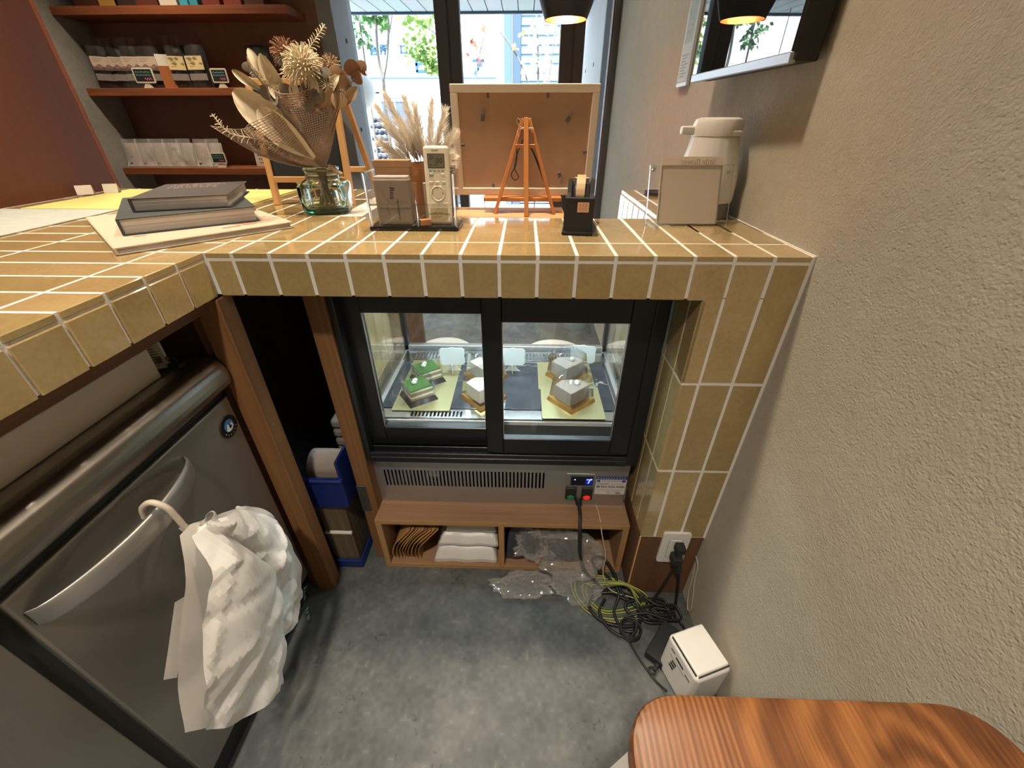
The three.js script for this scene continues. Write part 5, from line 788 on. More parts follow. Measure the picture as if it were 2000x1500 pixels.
{ // white carton on the refrigerator, its label and clips
  const c = thing('white_carton', 'long white cardboard carton lying on the refrigerator worktop', 'carton', [-1.296, 0.8012, 0.088]);
  part('carton', cb(-0.13, 0.142, 0, 0.06, 0, 0.62, 0.0025), S({ color: lin(0.72, 0.65, 0.55), roughness: 0.8 }), c);
  part('lid_flap', cb(-0.13, 0.143, 0.06, 0.062, -0.002, 0.62, 0.0005), S({ color: lin(0.55, 0.49, 0.4), roughness: 0.8 }), c);
  const t = thing('paper_tag', 'small white printed tag standing at the end of the carton', 'tag', [-1.178, 0.8012, 0.066], 0.15); part('tag', ext(roundShape(0.045, 0.056, 0.006), 0.0012, 0, 4).rotateY(0.25).translate(0, 0.032, 0), mPaper, t);
  part('tag_print', new THREE.PlaneGeometry(0.038, 0.048).rotateY(0.25).translate(0.0004, 0.032, 0.0017), S({ roughness: 0.8, map: canvasTex(160, 200, (g, w, h) => { g.fillStyle = '#b3a898'; g.fillRect(0, 0, w, h); g.fillStyle = '#5f574d'; for (let k = 0; k < 7; k++) g.fillRect(18, 22 + k * 22, 90 + (k * 37) % 30, 8); g.fillRect(96, 120, 40, 50); }) }), t);
  const k = thing('binder_clip', 'black wire clip lying at the end of the white carton', 'clip', [-1.142, 0.8085, 0.062]); part('jaw', cb(-0.012, 0.012, 0, 0.008, -0.008, 0.008, 0.001), mBlack, k); part('wire', [tube([[-0.006, 0.006, 0], [-0.008, 0.02, 0.006], [0, 0.026, 0.008], [0.006, 0.02, 0.006], [0.005, 0.006, 0]], 0.0012, 24, 6)], mBlack, k);
}
{ // hook and plastic bags on the refrigerator handle
  const h = single('s_hook', 'cream plastic S-hook hanging over the refrigerator handle', 'hook', tube([[-1.078, 0.678, 0.302], [-1.07, 0.70, 0.303], [-1.052, 0.712, 0.302], [-1.036, 0.70, 0.3], [-1.032, 0.672, 0.298], [-1.03, 0.645, 0.296], [-1.022, 0.63, 0.293], [-1.006, 0.632, 0.288], [-1.0, 0.65, 0.285]], 0.0046, 60, 10), M({ color: lin(0.62, 0.53, 0.42), roughness: 0.4 }));
  const mBag = M({ color: lin(0.88, 0.85, 0.80), roughness: 0.5, transmission: 0.12, thickness: 0, side: THREE.DoubleSide });
  // each leaf: four edges given in (y, z) on the bag's own face, depth from folds
  const edge = (pts) => { const c = new THREE.CatmullRomCurve3(pts.map(([y, z, x = 0]) => V(x, y, z)), false, 'centripetal'); return (t) => c.getPoint(t); };
  function sheet(L, Rr, T, B, nu, nv, fold) { // Coons patch
    return surf((u, v) => { const l = L(v), r = Rr(v), t = T(u), b = B(u), P00 = T(0), P10 = T(1), P01 = B(0), P11 = B(1); const q = l.clone().multiplyScalar(1 - u).addScaledVector(r, u).addScaledVector(t, 1 - v).addScaledVector(b, v).addScaledVector(P00, -(1 - u) * (1 - v)).addScaledVector(P10, -u * (1 - v)).addScaledVector(P01, -(1 - u) * v).addScaledVector(P11, -u * v); q.x += fold(u, v, q); return q.toArray(); }, nu, nv);
  }
  // crumpled film: flat facets between straight folds
  const creases = (s, n, slope, reach) => { const F = Array.from({ length: n }, (_, k) => { const a = hash(k, s, 1) * 6.283; return [Math.cos(a), Math.sin(a), (hash(k, s, 2) - 0.5) * 0.5 + Math.cos(a) * 0.4 + Math.sin(a) * 0.28, (hash(k, s, 3) < 0.5 ? -1 : 1) * slope * (0.4 + hash(k, s, 4)), reach * (0.3 + hash(k, s, 5))]; }); return (y, z) => F.reduce((h, [a, b, d, w, c]) => h + w * Math.min(Math.abs(a * y + b * z - d), c), 0); };
  const b1 = thing('white_shopping_bag', 'crumpled white plastic shopping bag hanging in front on the S-hook', 'plastic bag', [-1.018, 0, 0]);
  const g1 = creases(3, 16, 0.16, 0.05), g1b = creases(5, 40, 0.16, 0.014), f1 = (y, z) => g1(y, z) + g1b(y, z);
  const front = sheet(edge([[0.655, 0.317], [0.60, 0.345], [0.56, 0.385], [0.47, 0.445], [0.398, 0.479]]), edge([[0.625, 0.27], [0.53, 0.262], [0.44, 0.24], [0.34, 0.265], [0.26, 0.30], [0.20, 0.338]]), edge([[0.655, 0.317], [0.65, 0.29], [0.625, 0.27]]), edge([[0.398, 0.479], [0.33, 0.452], [0.27, 0.41], [0.20, 0.338]]), 90, 130, (u, v, q) => 0.012 + 0.022 * Math.sin(Math.PI * u) * Math.sin(Math.PI * Math.min(1, v * 0.85 + 0.15)) + f1(q.y, q.z) * Math.min(1, v * 4 + 0.15));
  part('front_leaf', toCreasedNormals(plain(front), 0.5), mBag, b1);
  const backL = sheet(edge([[0.655, 0.317], [0.60, 0.352], [0.55, 0.395], [0.46, 0.452], [0.395, 0.482]]), edge([[0.625, 0.27], [0.53, 0.255], [0.44, 0.235], [0.34, 0.26], [0.26, 0.298], [0.20, 0.338]]), edge([[0.655, 0.317], [0.65, 0.29], [0.625, 0.27]]), edge([[0.395, 0.482], [0.33, 0.452], [0.27, 0.41], [0.20, 0.338]]), 40, 50, (u, v, q) => -0.004 + f1(q.y + 0.3, q.z) * 0.4 * Math.min(1, v * 4));
  part('rear_leaf', toCreasedNormals(plain(backL), 0.5), mBag, b1);
  const knot = surf((u, v) => { const a = u * 6.2832, R = 0.006 + 0.020 * Math.abs(Math.sin(v * 2.4)) + 0.008 * Math.sin(a * 3 + v * 7); return [0.018 + R * Math.cos(a) * 0.8, 0.655 - v * 0.058 + 0.006 * Math.sin(a * 2), 0.286 + R * Math.sin(a) * 1.1]; }, 30, 16);
  part('gathered_handle', toCreasedNormals(plain(knot), 0.6), mBag, b1);
  part('side_gusset', toCreasedNormals(plain(sheet(edge([[0.57, 0.375], [0.52, 0.42], [0.49, 0.448]]), edge([[0.56, 0.36], [0.5, 0.40], [0.465, 0.435]]), edge([[0.57, 0.375], [0.56, 0.36]]), edge([[0.49, 0.448], [0.465, 0.435]]), 8, 14, () => -0.008)), 0.5), mBag, b1);
  const b2 = thing('white_shopping_bag', 'white plastic shopping bag with grey-green print hanging behind the front one', 'plastic bag', [-1.03, 0, 0]);
  const g2 = creases(9, 22, 0.24, 0.05), g2b = creases(11, 44, 0.2, 0.016), f2 = (y, z) => g2(y, z) + g2b(y, z);
  const rear = sheet(edge([[0.637, 0.29], [0.55, 0.275], [0.45, 0.27], [0.35, 0.30], [0.245, 0.372]]), edge([[0.545, 0.165], [0.49, 0.133], [0.41, 0.108], [0.329, 0.094], [0.24, 0.105], [0.155, 0.128]]), edge([[0.637, 0.29], [0.60, 0.24], [0.545, 0.165]]), edge([[0.245, 0.372], [0.222, 0.34], [0.198, 0.27], [0.165, 0.19], [0.155, 0.128]]), 100, 120, (u, v, q) => 0.004 + 0.045 * Math.sin(Math.PI * u) * Math.sin(Math.PI * (0.1 + 0.8 * v)) + f2(q.y, q.z));
  part('front_leaf', toCreasedNormals(plain(rear), 0.45), mBag, b2);
  const rear2 = sheet(edge([[0.637, 0.29], [0.55, 0.275], [0.45, 0.27], [0.35, 0.30], [0.25, 0.37]]), edge([[0.54, 0.16], [0.48, 0.12], [0.40, 0.10], [0.329, 0.09], [0.24, 0.10], [0.16, 0.126]]), edge([[0.637, 0.29], [0.60, 0.24], [0.54, 0.16]]), edge([[0.25, 0.37], [0.222, 0.34], [0.198, 0.27], [0.168, 0.19], [0.16, 0.126]]), 40, 40, (u, v, q) => -0.012 + f2(q.y + 0.2, q.z) * 0.4);
  part('rear_leaf', toCreasedNormals(plain(rear2), 0.45), mBag, b2);
  const prn = S({ transparent: true, roughness: 0.6, side: THREE.DoubleSide, map: canvasTex(128, 256, (g, w, h) => { g.clearRect(0, 0, w, h); g.fillStyle = 'rgba(90,104,98,0.7)'; g.fillRect(44, 20, 34, 30); g.fillRect(52, 62, 20, 8); g.fillRect(44, 78, 36, 8); g.fillStyle = 'rgba(96,140,118,0.5)'; for (let k = 0; k < 5; k++) g.fillRect(40, 140 + k * 16, 44 - (k % 2) * 12, 9); }) });
  part('print', sheet(edge([[0.335, 0.20], [0.28, 0.225], [0.235, 0.25]]), edge([[0.31, 0.16], [0.26, 0.18], [0.215, 0.21]]), edge([[0.335, 0.20], [0.31, 0.16]]), edge([[0.235, 0.25], [0.215, 0.21]]), 10, 20, (u, v, q) => 0.066 + f2(q.y, q.z) * 0.4), prn, b2);
}
// ---------------------------------------------------------------- shelves beyond the counter
{
  const board = (y0, y1, x1, lab) => { const s = thing('wall_shelf', lab, 'shelf', [0, 0, 0], 0, 'brown wall shelves'); part('board', cb(-2.899, x1, y0, y1, -2.189, -1.98, 0.0015, 0, y0), mShelf, s); return s; };
  board(1.645, 1.68, -1.69, 'top brown shelf lit from above'); board(1.31, 1.345, -1.68, 'middle brown shelf carrying the dark coffee pouches'); board(0.923, 0.959, -1.68, 'lowest brown shelf carrying the clear packets');
  const pillow = (w, h, d, sd) => { const f = (s) => surf((u, v) => { const e = Math.pow(Math.sin(Math.PI * u) * Math.sin(Math.PI * Math.min(1, v * 0.72 + 0.06)), 0.6), x = (u - 0.5) * w; return [s * x, v * h, s * (e * d / 2 + 0.004 * (n3(u * 9, v * 11, sd, sd) - 0.5) * Math.min(1, e * 3))]; }, 14, 18); return [f(1), f(-1)]; };
  const mPouch = M({ color: lin(0.03, 0.026, 0.024), roughness: 0.35, side: THREE.DoubleSide }), mBand = S({ color: lin(0.22, 0.19, 0.165), roughness: 0.7 }), mClearFilm = M({ color: lin(0.98, 0.98, 0.98), transmission: 1, thickness: 0, roughness: 0.03, side: THREE.DoubleSide });
  const lab1 = canvasTex(200, 170, (g, w, h) => { g.fillStyle = '#cdb8a4'; g.fillRect(0, 0, w, h); g.fillStyle = '#8e6f66'; g.beginPath(); g.moveTo(0, 120); for (let k = 0; k <= 10; k++) g.lineTo(k * 20, 108 + 18 * Math.sin(k * 1.3)); g.lineTo(200, 170); g.lineTo(0, 170); g.fill(); g.fillStyle = '#6a5148'; g.beginPath(); g.moveTo(0, 150); for (let k = 0; k <= 10; k++) g.lineTo(k * 20, 140 + 10 * Math.cos(k * 1.7)); g.lineTo(200, 170); g.lineTo(0, 170); g.fill(); g.fillStyle = '#8d7768'; for (let k = 0; k < 3; k++) g.fillRect(24, 20 + k * 20, 110 - k * 24, 6); });
  const lab2 = canvasTex(200, 170, (g, w, h) => { g.fillStyle = '#d9c390'; g.fillRect(0, 0, w, h); g.fillStyle = '#8d7a4c'; for (let k = 0; k < 9; k++) { g.beginPath(); g.arc(20 + (k * 47) % 170, 30 + (k * 61) % 120, 10 + (k % 3) * 6, 0, 7); g.fill(); } g.fillStyle = '#6d5c38'; for (let k = 0; k < 4; k++) g.fillRect(30, 30 + k * 32, 60, 6); });
  const mL1 = S({ map: lab1, roughness: 0.7 }), mL2 = S({ map: lab2, roughness: 0.7 });
  function pouch(x, z, turn, lab, ml, h = 0.185, w = 0.1) {
    const p = thing('coffee_pouch', lab, 'pouch', [x, 1.3458, z], turn, 'dark coffee pouches on the middle shelf'); p.rotation.x = -0.06;
    part('pouch', pillow(w, h, 0.05, Math.round(x * 97) & 63), mPouch, p); part('label', cb(-w * 0.42, w * 0.42, h * 0.42, h * 0.42 + 0.062, 0.022, 0.027, 0.0004), mBand, p); part('label_print', new THREE.PlaneGeometry(w * 0.82, 0.06).translate(0, h * 0.42 + 0.031, 0.0273), ml, p); part('band', cb(-w * 0.43, w * 0.43, h * 0.18, h * 0.18 + 0.03, 0.02, 0.025, 0.0004), mBand, p);
    part('film_sleeve', surf((u, v) => [(u - 0.5) * w * 1.12, v * (h + 0.035), 0.034 + 0.006 * Math.sin(u * 9 + x * 30) * v - 0.03 * Math.max(0, v - 0.75)], 8, 10), mClearFilm, p);
  }
  pouch(-2.81, -2.05, 0.5, 'dark coffee pouch at the left end of the middle shelf', mL1); pouch(-2.728, -2.075, 0.35, 'second dark coffee pouch from the left on the middle shelf', mL1); pouch(-2.643, -2.06, 0.15, 'third dark coffee pouch from the left with a bright landscape label', mL1); pouch(-2.548, -2.06, 0.05, 'fourth dark coffee pouch from the left behind the price sign', mL1, 0.185, 0.12);
  pouch(-2.40, -2.07, 0.2, 'dark pouch with yellow label beside the orange sleeve', mL2, 0.19, 0.1); pouch(-2.285, -2.06, -0.05, 'right dark pouch with yellow label in a clear sleeve', mL2, 0.19, 0.115); pouch(-1.95, -2.08, 0.0, 'dark pouch standing alone behind the bouquet', mL2, 0.19, 0.13);
  const o = thing('orange_sleeve', 'narrow orange sleeve between the two groups of pouches', 'packet', [-2.462, 1.3455, -2.045], 0.5); part('sleeve', cb(-0.03, 0.03, 0, 0.10, -0.006, 0.006, 0.001), S({ color: lin(0.34, 0.11, 0.03), roughness: 0.6 }), o); part('label', bx(-0.028, 0.028, 0.10, 0.15, -0.004, 0.004), mPaper, o);
  const sign = (x, y, z, w, h, lab) => {
    const s = thing('chalk_price_sign', lab, 'sign', [x, y, z], 0.05, 'small chalkboard price signs'); const sh = roundShape(w, h, 0.008);
    part('frame', ext(sh, 0.003, 0.001, 4).translate(0, h / 2 + 0.022, 0), S({ color: lin(0.62, 0.55, 0.40), roughness: 0.7 }), s);
    part('slate', new THREE.PlaneGeometry(w - 0.012, h - 0.012).translate(0, h / 2 + 0.022, 0.0045), S({ roughness: 0.8, map: canvasTex(256, 150, (g, W, H) => { g.fillStyle = '#0c1211'; g.fillRect(0, 0, W, H); g.strokeStyle = '#7fb8b0'; g.lineWidth = 5; for (let r = 0; r < 2; r++) for (let k = 0; k < 9; k++) { g.beginPath(); g.moveTo(20 + k * 24, 30 + r * 36); g.lineTo(34 + k * 24, 26 + r * 36 + (k % 3) * 6); g.lineTo(24 + k * 24, 44 + r * 36); g.stroke(); } g.strokeStyle = '#d6587c'; g.lineWidth = 9; g.beginPath(); g.moveTo(128, 118); for (let k = 0; k < 6; k++) g.lineTo(140 + k * 18, 104 + (k % 2) * 26); g.stroke(); }) }), s);
    part('foot', ext(shapeOf([[-0.025, 0], [0.025, 0], [0.008, 0.024], [-0.008, 0.024]]), 0.004).translate(0, 0, -0.003), S({ color: lin(0.62, 0.52, 0.36), roughness: 0.7 }), s);
  };
  sign(-2.556, 1.3455, -1.995, 0.105, 0.066, 'chalkboard price sign before the left coffee pouches'); sign(-2.142, 1.3455, -1.995, 0.085, 0.062, 'chalkboard price sign at the right of the middle shelf'); sign(-2.30, 0.9595, -1.995, 0.084, 0.056, 'chalkboard price sign before the clear packets');
  const mWrap = M({ color: lin(0.97, 0.96, 0.95), transmission: 0.8, thickness: 0, roughness: 0.1, side: THREE.DoubleSide });
  const mPack = S({ color: lin(0.44, 0.39, 0.33), roughness: 0.75, side: THREE.DoubleSide });
  for (let k = 0; k < 7; k++) {
    const p = thing('clear_packet', ['leftmost', 'second', 'third', 'fourth', 'fifth', 'sixth', 'rightmost'][k] + ' of the clear packets in a row on the lowest shelf, counted from the left', 'packet', [-2.852 + k * 0.085, 0.9593, -2.05], 0.12 - 0.03 * k, 'clear packets on the lowest shelf'); p.rotation.x = -0.12;
    part('contents', pillow(0.082, 0.125, 0.03, 20 + k), mPack, p); part('wrapper', toCreasedNormals(plain(surf((u, v) => { let h = 0; for (let i = 0; i < 9; i++) { const a = hash(i, k, 81) * 6.283, d = (hash(i, k, 82) - 0.2); h += (hash(i, k, 83) < 0.5 ? -1 : 1) * Math.min(0.2, Math.abs(Math.cos(a) * u + Math.sin(a) * v - d)); } return [(u - 0.5) * 0.088, v * 0.145, 0.024 + 0.022 * h * Math.min(1, v * 6)]; }, 24, 36)), 0.25), mWrap, p); part('label', bx(-0.03, -0.014, 0.012, 0.02, 0.017, 0.0185), mBlackSoft, p);
  }
  const w = thing('patterned_card', 'white card with a brown blot pattern on the lowest shelf', 'card', [-2.1, 0.9593, -2.1], 0); part('card', cb(-0.045, 0.045, 0, 0.092, -0.001, 0.001, 0.0003).rotateX(-0.1), mPaper, w); part('pattern', new THREE.PlaneGeometry(0.084, 0.086).translate(0, 0.046, 0.0014).rotateX(-0.1), S({ roughness: 0.8, map: canvasTex(128, 128, (g, W, H) => { g.fillStyle = '#b9aa98'; g.fillRect(0, 0, W, H); g.fillStyle = '#4a3a30'; for (let k = 0; k < 14; k++) { g.beginPath(); g.ellipse(22 + (k * 41) % 88, 20 + (k * 29) % 88, 8, 5, k, 0, 7); g.fill(); } }) }), w);
  // what shows of the top shelf's goods
  const goods = [[-2.74, 0.06, 0x4a2416, 'dark brown tin at the left end of the top shelf'], [-2.62, 0.05, 0xa8823c, 'mustard coloured box on the top shelf'], [-2.53, 0.055, 0x32201a, 'nearly black box on the top shelf'], [-2.42, 0.055, 0x5e2a1c, 'chestnut brown box on the top shelf'], [-2.31, 0.045, 0xd8d0c0, 'white box on the top shelf'], [-2.23, 0.022, 0x3aa0b4, 'left turquoise packet on the top shelf'], [-2.18, 0.022, 0x2f8fa6, 'right turquoise packet on the top shelf'], [-2.09, 0.045, 0x7a2e20, 'red-brown box on the top shelf'], [-1.98, 0.045, 0x8a4028, 'rust coloured box on the top shelf'], [-1.87, 0.05, 0x5a3428, 'dull brown box at the right of the top shelf']];
  for (const [x, hw, col, lab] of goods) { const b = thing('shelf_box', lab, 'box', [x, 1.6803, -2.07], 0, 'boxes on the top shelf'); part('box', cb(-hw, hw, 0, 0.16, -0.04, 0.045, 0.002), S({ color: col, roughness: 0.6 }), b); part('lid', cb(-hw - 0.001, hw + 0.001, 0.16, 0.178, -0.041, 0.046, 0.002), S({ color: col, roughness: 0.6 }), b); }
}
{ // stools on the customer side, seen through the cabinet
  for (const [x, z, r, lab] of [[-0.81, -0.755, 0.118, 'left round pale stool on the customer side, seen through the cabinet glass'], [-0.365, -0.735, 0.13, 'right round pale stool on the customer side, seen through the cabinet glass']]) {
    const s = thing('round_stool', lab, 'stool', [x, 0, z], 0, 'stools on the customer side');
    part('seat', smooth(latheG([[0, 0.385], [r - 0.012, 0.385], [r, 0.392], [r, 0.408], [r - 0.012, 0.418], [r * 0.5, 0.422], [0, 0.423]], 40), 0.7), S({ color: lin(0.55, 0.55, 0.52), roughness: 0.5 }), s);
    for (let k = 0; k < 4; k++) { const a = 0.78 + k * 1.571; part('leg', rod([Math.cos(a) * r * 0.95, 0, Math.sin(a) * r * 0.95], [Math.cos(a) * r * 0.7, 0.386, Math.sin(a) * r * 0.7], 0.011, 0.013), mShelf, s); }
  }
}
// ---------------------------------------------------------------- outside the window
{
  const mPave = S({ color: lin(0.42, 0.42, 0.42), roughness: 0.9 }), mWhiteB = S({ color: lin(0.86, 0.86, 0.86), roughness: 0.8 }), mBlueSign = S({ color: lin(0.03, 0.10, 0.22), roughness: 0.6 }), mBlueGrey = S({ color: lin(0.08, 0.13, 0.19), roughness: 0.7 });
  struct('ground_outside', bx(-14, 8, -0.16, -0.04, -16, -2.55), mPave, 'pale paved street outside the window', 'ground');
  { // porch ceiling of boards running outwards
    const p = struct('porch_soffit', bx(-3.2, 1.2, 1.915, 2.0, -3.42, -2.5), mBlueGrey, 'blue-grey boarded porch ceiling above the window', 'ceiling');
    for (let k = 0; k < 36; k++) part('plank', cb(-3.1 + k * 0.1155, -3.1 + k * 0.1155 + 0.110, 1.889, 1.913, -3.41, -2.51, 0.002, 2), S({ color: lin(0.30 + 0.05 * rnd(), 0.38 + 0.05 * rnd(), 0.42 + 0.05 * rnd()), roughness: 0.6 }), p);
    part('edge_board', cb(-3.2, 1.2, 1.875, 2.02, -3.45, -3.42, 0.002), mBlueGrey, p);
  }
  { const ww = struct('wall_wing', cb(-0.03, 0.12, -0.05, 1.889, -3.62, -2.53, 0.004), mPaleConcrete, 'pale concrete wing wall outside the side light', 'wall'); for (const [y, z] of [[1.12, -2.9], [1.52, -2.9], [1.12, -3.35], [1.52, -3.35]]) part('formwork_hole', cyl(0.013, 0.013, 0.004, 16).rotateZ(Math.PI / 2).translate(-0.0305, y, z), mBlackSoft, ww); }
  const bld = thing('white_shop_building', 'bright white shop building with blue sign letters across the street', 'building', [0, 0, 0]);
  part('facade', bx(-11, -0.83, -0.05, 5.5, -9, -7), mWhiteB, bld);
  part('ledge', cb(-11, -0.95, 1.72, 1.742, -7.0, -6.95, 0.003), mBlueGrey, bld);
  const strokes = (list, x, y, w, h, t) => list.map(([a, b, c, d]) => bar([x + a * w, y + b * h, -6.985], [x + c * w, y + d * h, -6.985], t, 0.02, [0, 0, 1]).clone()).map((g) => g);
  // letters as raised bars: each stroke from (a,b) to (c,d) in the letter's own box
  const stroke = (a, b, t) => { const A = V(a[0], a[1], -6.985), B = V(b[0], b[1], -6.985), d = B.clone().sub(A), L = d.length() + t * 0.8, g = cb(-t / 2, t / 2, -L / 2, L / 2, -0.012, 0.012, 0.001); g.rotateZ(Math.atan2(d.y, d.x) - Math.PI / 2); return g.translate((A.x + B.x) / 2, (A.y + B.y) / 2, -6.985); };
  const letter = (list, x, y, w, h, t) => part('sign_letter', list.map(([a, b, c, d]) => stroke([x + a * w, y + b * h], [x + c * w, y + d * h], t)), mBlueSign, bld);
  letter([[0.45, 1, 0.15, 0.58], [0.15, 0.58, 0.8, 0.62], [0.66, 0.8, 0.88, 0.55], [0.12, 0.4, 0.88, 0.4], [0.12, 0.4, 0.12, 0], [0.88, 0.4, 0.88, 0], [0.12, 0.02, 0.88, 0.02]], -2.81, 2.01, 0.11, 0.115, 0.018);
  letter([[0.02, 0.98, 0.46, 0.98], [0.06, 0.76, 0.42, 0.76], [0.42, 0.76, 0.42, 0.48], [0.06, 0.48, 0.42, 0.48], [0.06, 0.76, 0.06, 0.3], [0.06, 0.3, 0, 0], [0.9, 1, 0.56, 0.88], [0.58, 0.88, 0.58, 0.4], [0.58, 0.4, 0.5, 0], [0.58, 0.6, 1, 0.6], [0.8, 0.6, 0.8, 0]], -2.655, 2.01, 0.115, 0.115, 0.016);
  letter([[0.1, 0.9, 0.9, 0.9], [0.1, 0.9, 0.1, 0.1], [0.9, 0.9, 0.9, 0.1], [0.1, 0.1, 0.9, 0.1]], -2.36, 2.02, 0.10, 0.10, 0.018);
  letter([[0.12, 1, 0.12, 0.1], [0.12, 0.58, 0.86, 0.74], [0.12, 0.06, 0.95, 0.06]], -2.16, 1.80, 0.165, 0.16, 0.036);
  letter([[0.15, 0.96, 0.85, 0.96], [0.08, 0.62, 0.92, 0.62], [0.92, 0.62, 0.72, 0.26], [0.72, 0.26, 0.4, 0.02]], -1.885, 1.80, 0.165, 0.16, 0.034);
  letter([[0.08, 0.95, 0.95, 0.95], [0.95, 0.95, 0.72, 0.6], [0.5, 0.72, 0.46, 0.35], [0.46, 0.35, 0.2, 0.02]], -1.30, 1.78, 0.165, 0.165, 0.034);
  const wn = part('window', bx(-2.75, -2.31, 0.95, 1.49, -7.02, -6.985), mBlueGrey, bld); part('awning', ext(shapeOf([[0, 0], [0.12, -0.07], [0.12, -0.085], [0, -0.02]]), 0.46).rotateY(-Math.PI / 2).scale(1, 1, -1).translate(-2.76, 1.56, -7.0), S({ color: lin(0.02, 0.22, 0.2), roughness: 0.7, side: THREE.DoubleSide }), bld);
  part('window_bar', [bx(-2.76, -2.30, 1.44, 1.47, -6.99, -6.975), bx(-2.55, -2.53, 0.95, 1.45, -6.99, -6.975), bx(-2.33, -2.30, 0.95, 1.45, -6.99, -6.975)], mWhiteB, wn);
  part('lower_window', bx(-5.4, -4.2, 0.6, 1.6, -7.02, -6.985), mBlueGrey, bld);
  const sh = thing('shingled_building', 'blue-grey building with overlapping siding boards across the street', 'building', [0, 0, 0]);
  part('wall', bx(-0.58, 5, -0.05, 5.5, -9, -7.05), mBlueGrey, sh); part('corner_board', cb(-0.83, -0.72, -0.05, 5.5, -7.2, -6.98, 0.005), mBlueGrey, sh); part('corner_board', cb(-0.71, -0.58, -0.05, 5.5, -7.2, -6.99, 0.005), S({ color: lin(0.05, 0.085, 0.13), roughness: 0.7 }), sh);
  const mSid = [0, 1, 2].map((k) => S({ color: lin(0.12 + 0.015 * k, 0.19 + 0.015 * k, 0.25 + 0.015 * k), roughness: 0.7 }));
  for (let k = 0; k < 48; k++) part('siding_board', cb(-0.58, 5, -0.02, 0.102, -0.012, 0.012, 0.002).rotateX(-0.12).translate(0, k * 0.107, -7.02), mSid[k % 3], sh);
  // slender street trees
  const mBark = S({ color: lin(0.24, 0.22, 0.20), roughness: 0.9 }), mLeafG = [lin(0.10, 0.26, 0.06), lin(0.22, 0.36, 0.08), lin(0.08, 0.20, 0.08)].map((c) => M({ color: c, roughness: 0.7, transmission: 0.35, thickness: 0, side: THREE.DoubleSide }));
  function leaves(centres, n, size) { const pos = []; for (const [cx, cy, cz, r] of centres) for (let k = 0; k < n; k++) { const P = V(cx + rr(-r, r), cy + rr(-r, r) * 0.9, cz + rr(-r, r)), a = V(rr(-1, 1), rr(-1, 0.2), rr(-1, 1)).normalize(), b = V(rr(-1, 1), rr(-1, 1), rr(-1, 1)).cross(a).normalize(), L = size * rr(0.7, 1.3), w = L * 0.32; const t = P.clone().addScaledVector(a, L), m1 = P.clone().addScaledVector(a, L * 0.45).addScaledVector(b, w), m2 = P.clone().addScaledVector(a, L * 0.45).addScaledVector(b, -w); pos.push(...P.toArray(), ...m1.toArray(), ...t.toArray(), ...P.toArray(), ...t.toArray(), ...m2.toArray()); } const g = new THREE.BufferGeometry(); g.setAttribute('position', new THREE.Float32BufferAttribute(pos, 3)); g.computeVertexNormals(); return g; }
  function tree(lab, limbs, centres, n, size, mi) { const t = thing('street_tree', lab, 'tree', [0, -0.04, 0], 0, 'slender trees outside the window'); limbs.forEach(([pts, r0, r1], i) => { const c = new THREE.CatmullRomCurve3(pts.map((p) => V(...p))), g = new THREE.TubeGeometry(c, 24, 1, 7), p = g.attributes.position; for (let a = 0; a <= 24; a++) { const C = c.getPointAt(a / 24), r = lerp(r0, r1, a / 24); for (let k = 0; k <= 7; k++) { const q = a * 8 + k; p.setXYZ(q, C.x + (p.getX(q) - C.x) * r, C.y + (p.getY(q) - C.y) * r, C.z + (p.getZ(q) - C.z) * r); } } g.computeVertexNormals(); part(i ? 'branch' : 'trunk', g, mBark, t); }); const f = part('foliage', leaves(centres, n, size), mLeafG[mi], t); f.userData.kind = 'stuff'; }
  tree('forked young tree standing just outside the left window pane', [[[[-1.95, 0, -4.2], [-1.905, 0.7, -4.2], [-1.9, 1.3, -4.2], [-1.885, 1.56, -4.2]], 0.02, 0.016], [[[-1.885, 1.56, -4.2], [-1.9, 1.75, -4.2], [-1.87, 2.1, -4.2], [-1.83, 3.2, -4.2]], 0.014, 0.008], [[[-1.885, 1.56, -4.2], [-1.83, 1.7, -4.2], [-1.76, 2.0, -4.2], [-1.7, 3.0, -4.25]], 0.012, 0.007], [[[-1.8, 1.84, -4.2], [-1.72, 2.0, -4.15], [-1.6, 2.5, -4.1]], 0.007, 0.004]], [[-1.75, 2.55, -4.2, 0.35], [-1.9, 2.9, -4.2, 0.4], [-1.86, 2.05, -4.2, 0.10]], 160, 0.06, 0);
  tree('thin leafy tree at the left edge of the window', [[[[-2.02, 0, -4.0], [-1.99, 1.0, -4.0], [-1.965, 2.0, -4.0], [-1.94, 3.0, -4.0]], 0.012, 0.006]], [[-2.0, 1.97, -4.0, 0.09], [-1.95, 2.4, -4, 0.25], [-1.96, 1.85, -4, 0.06]], 60, 0.05, 2);
  tree('bushy bright green tree behind the window mullion', [[[[-1.15, 0, -4.6], [-1.18, 1.2, -4.6], [-1.2, 2.2, -4.6], [-1.25, 3.2, -4.6]], 0.02, 0.01], [[[-1.19, 1.8, -4.6], [-1.4, 1.95, -4.4], [-1.58, 2.05, -4.3]], 0.008, 0.004], [[[-1.19, 1.45, -4.6], [-1.36, 1.62, -4.4], [-1.55, 1.9, -4.3]], 0.006, 0.003]], [[-1.35, 2.0, -4.4, 0.16], [-1.52, 1.95, -4.3, 0.13], [-1.43, 1.78, -4.25, 0.08], [-1.4, 1.68, -4.25, 0.06], [-1.55, 1.80, -4.3, 0.09], [-1.3, 2.3, -4.5, 0.35]], 90, 0.055, 1);
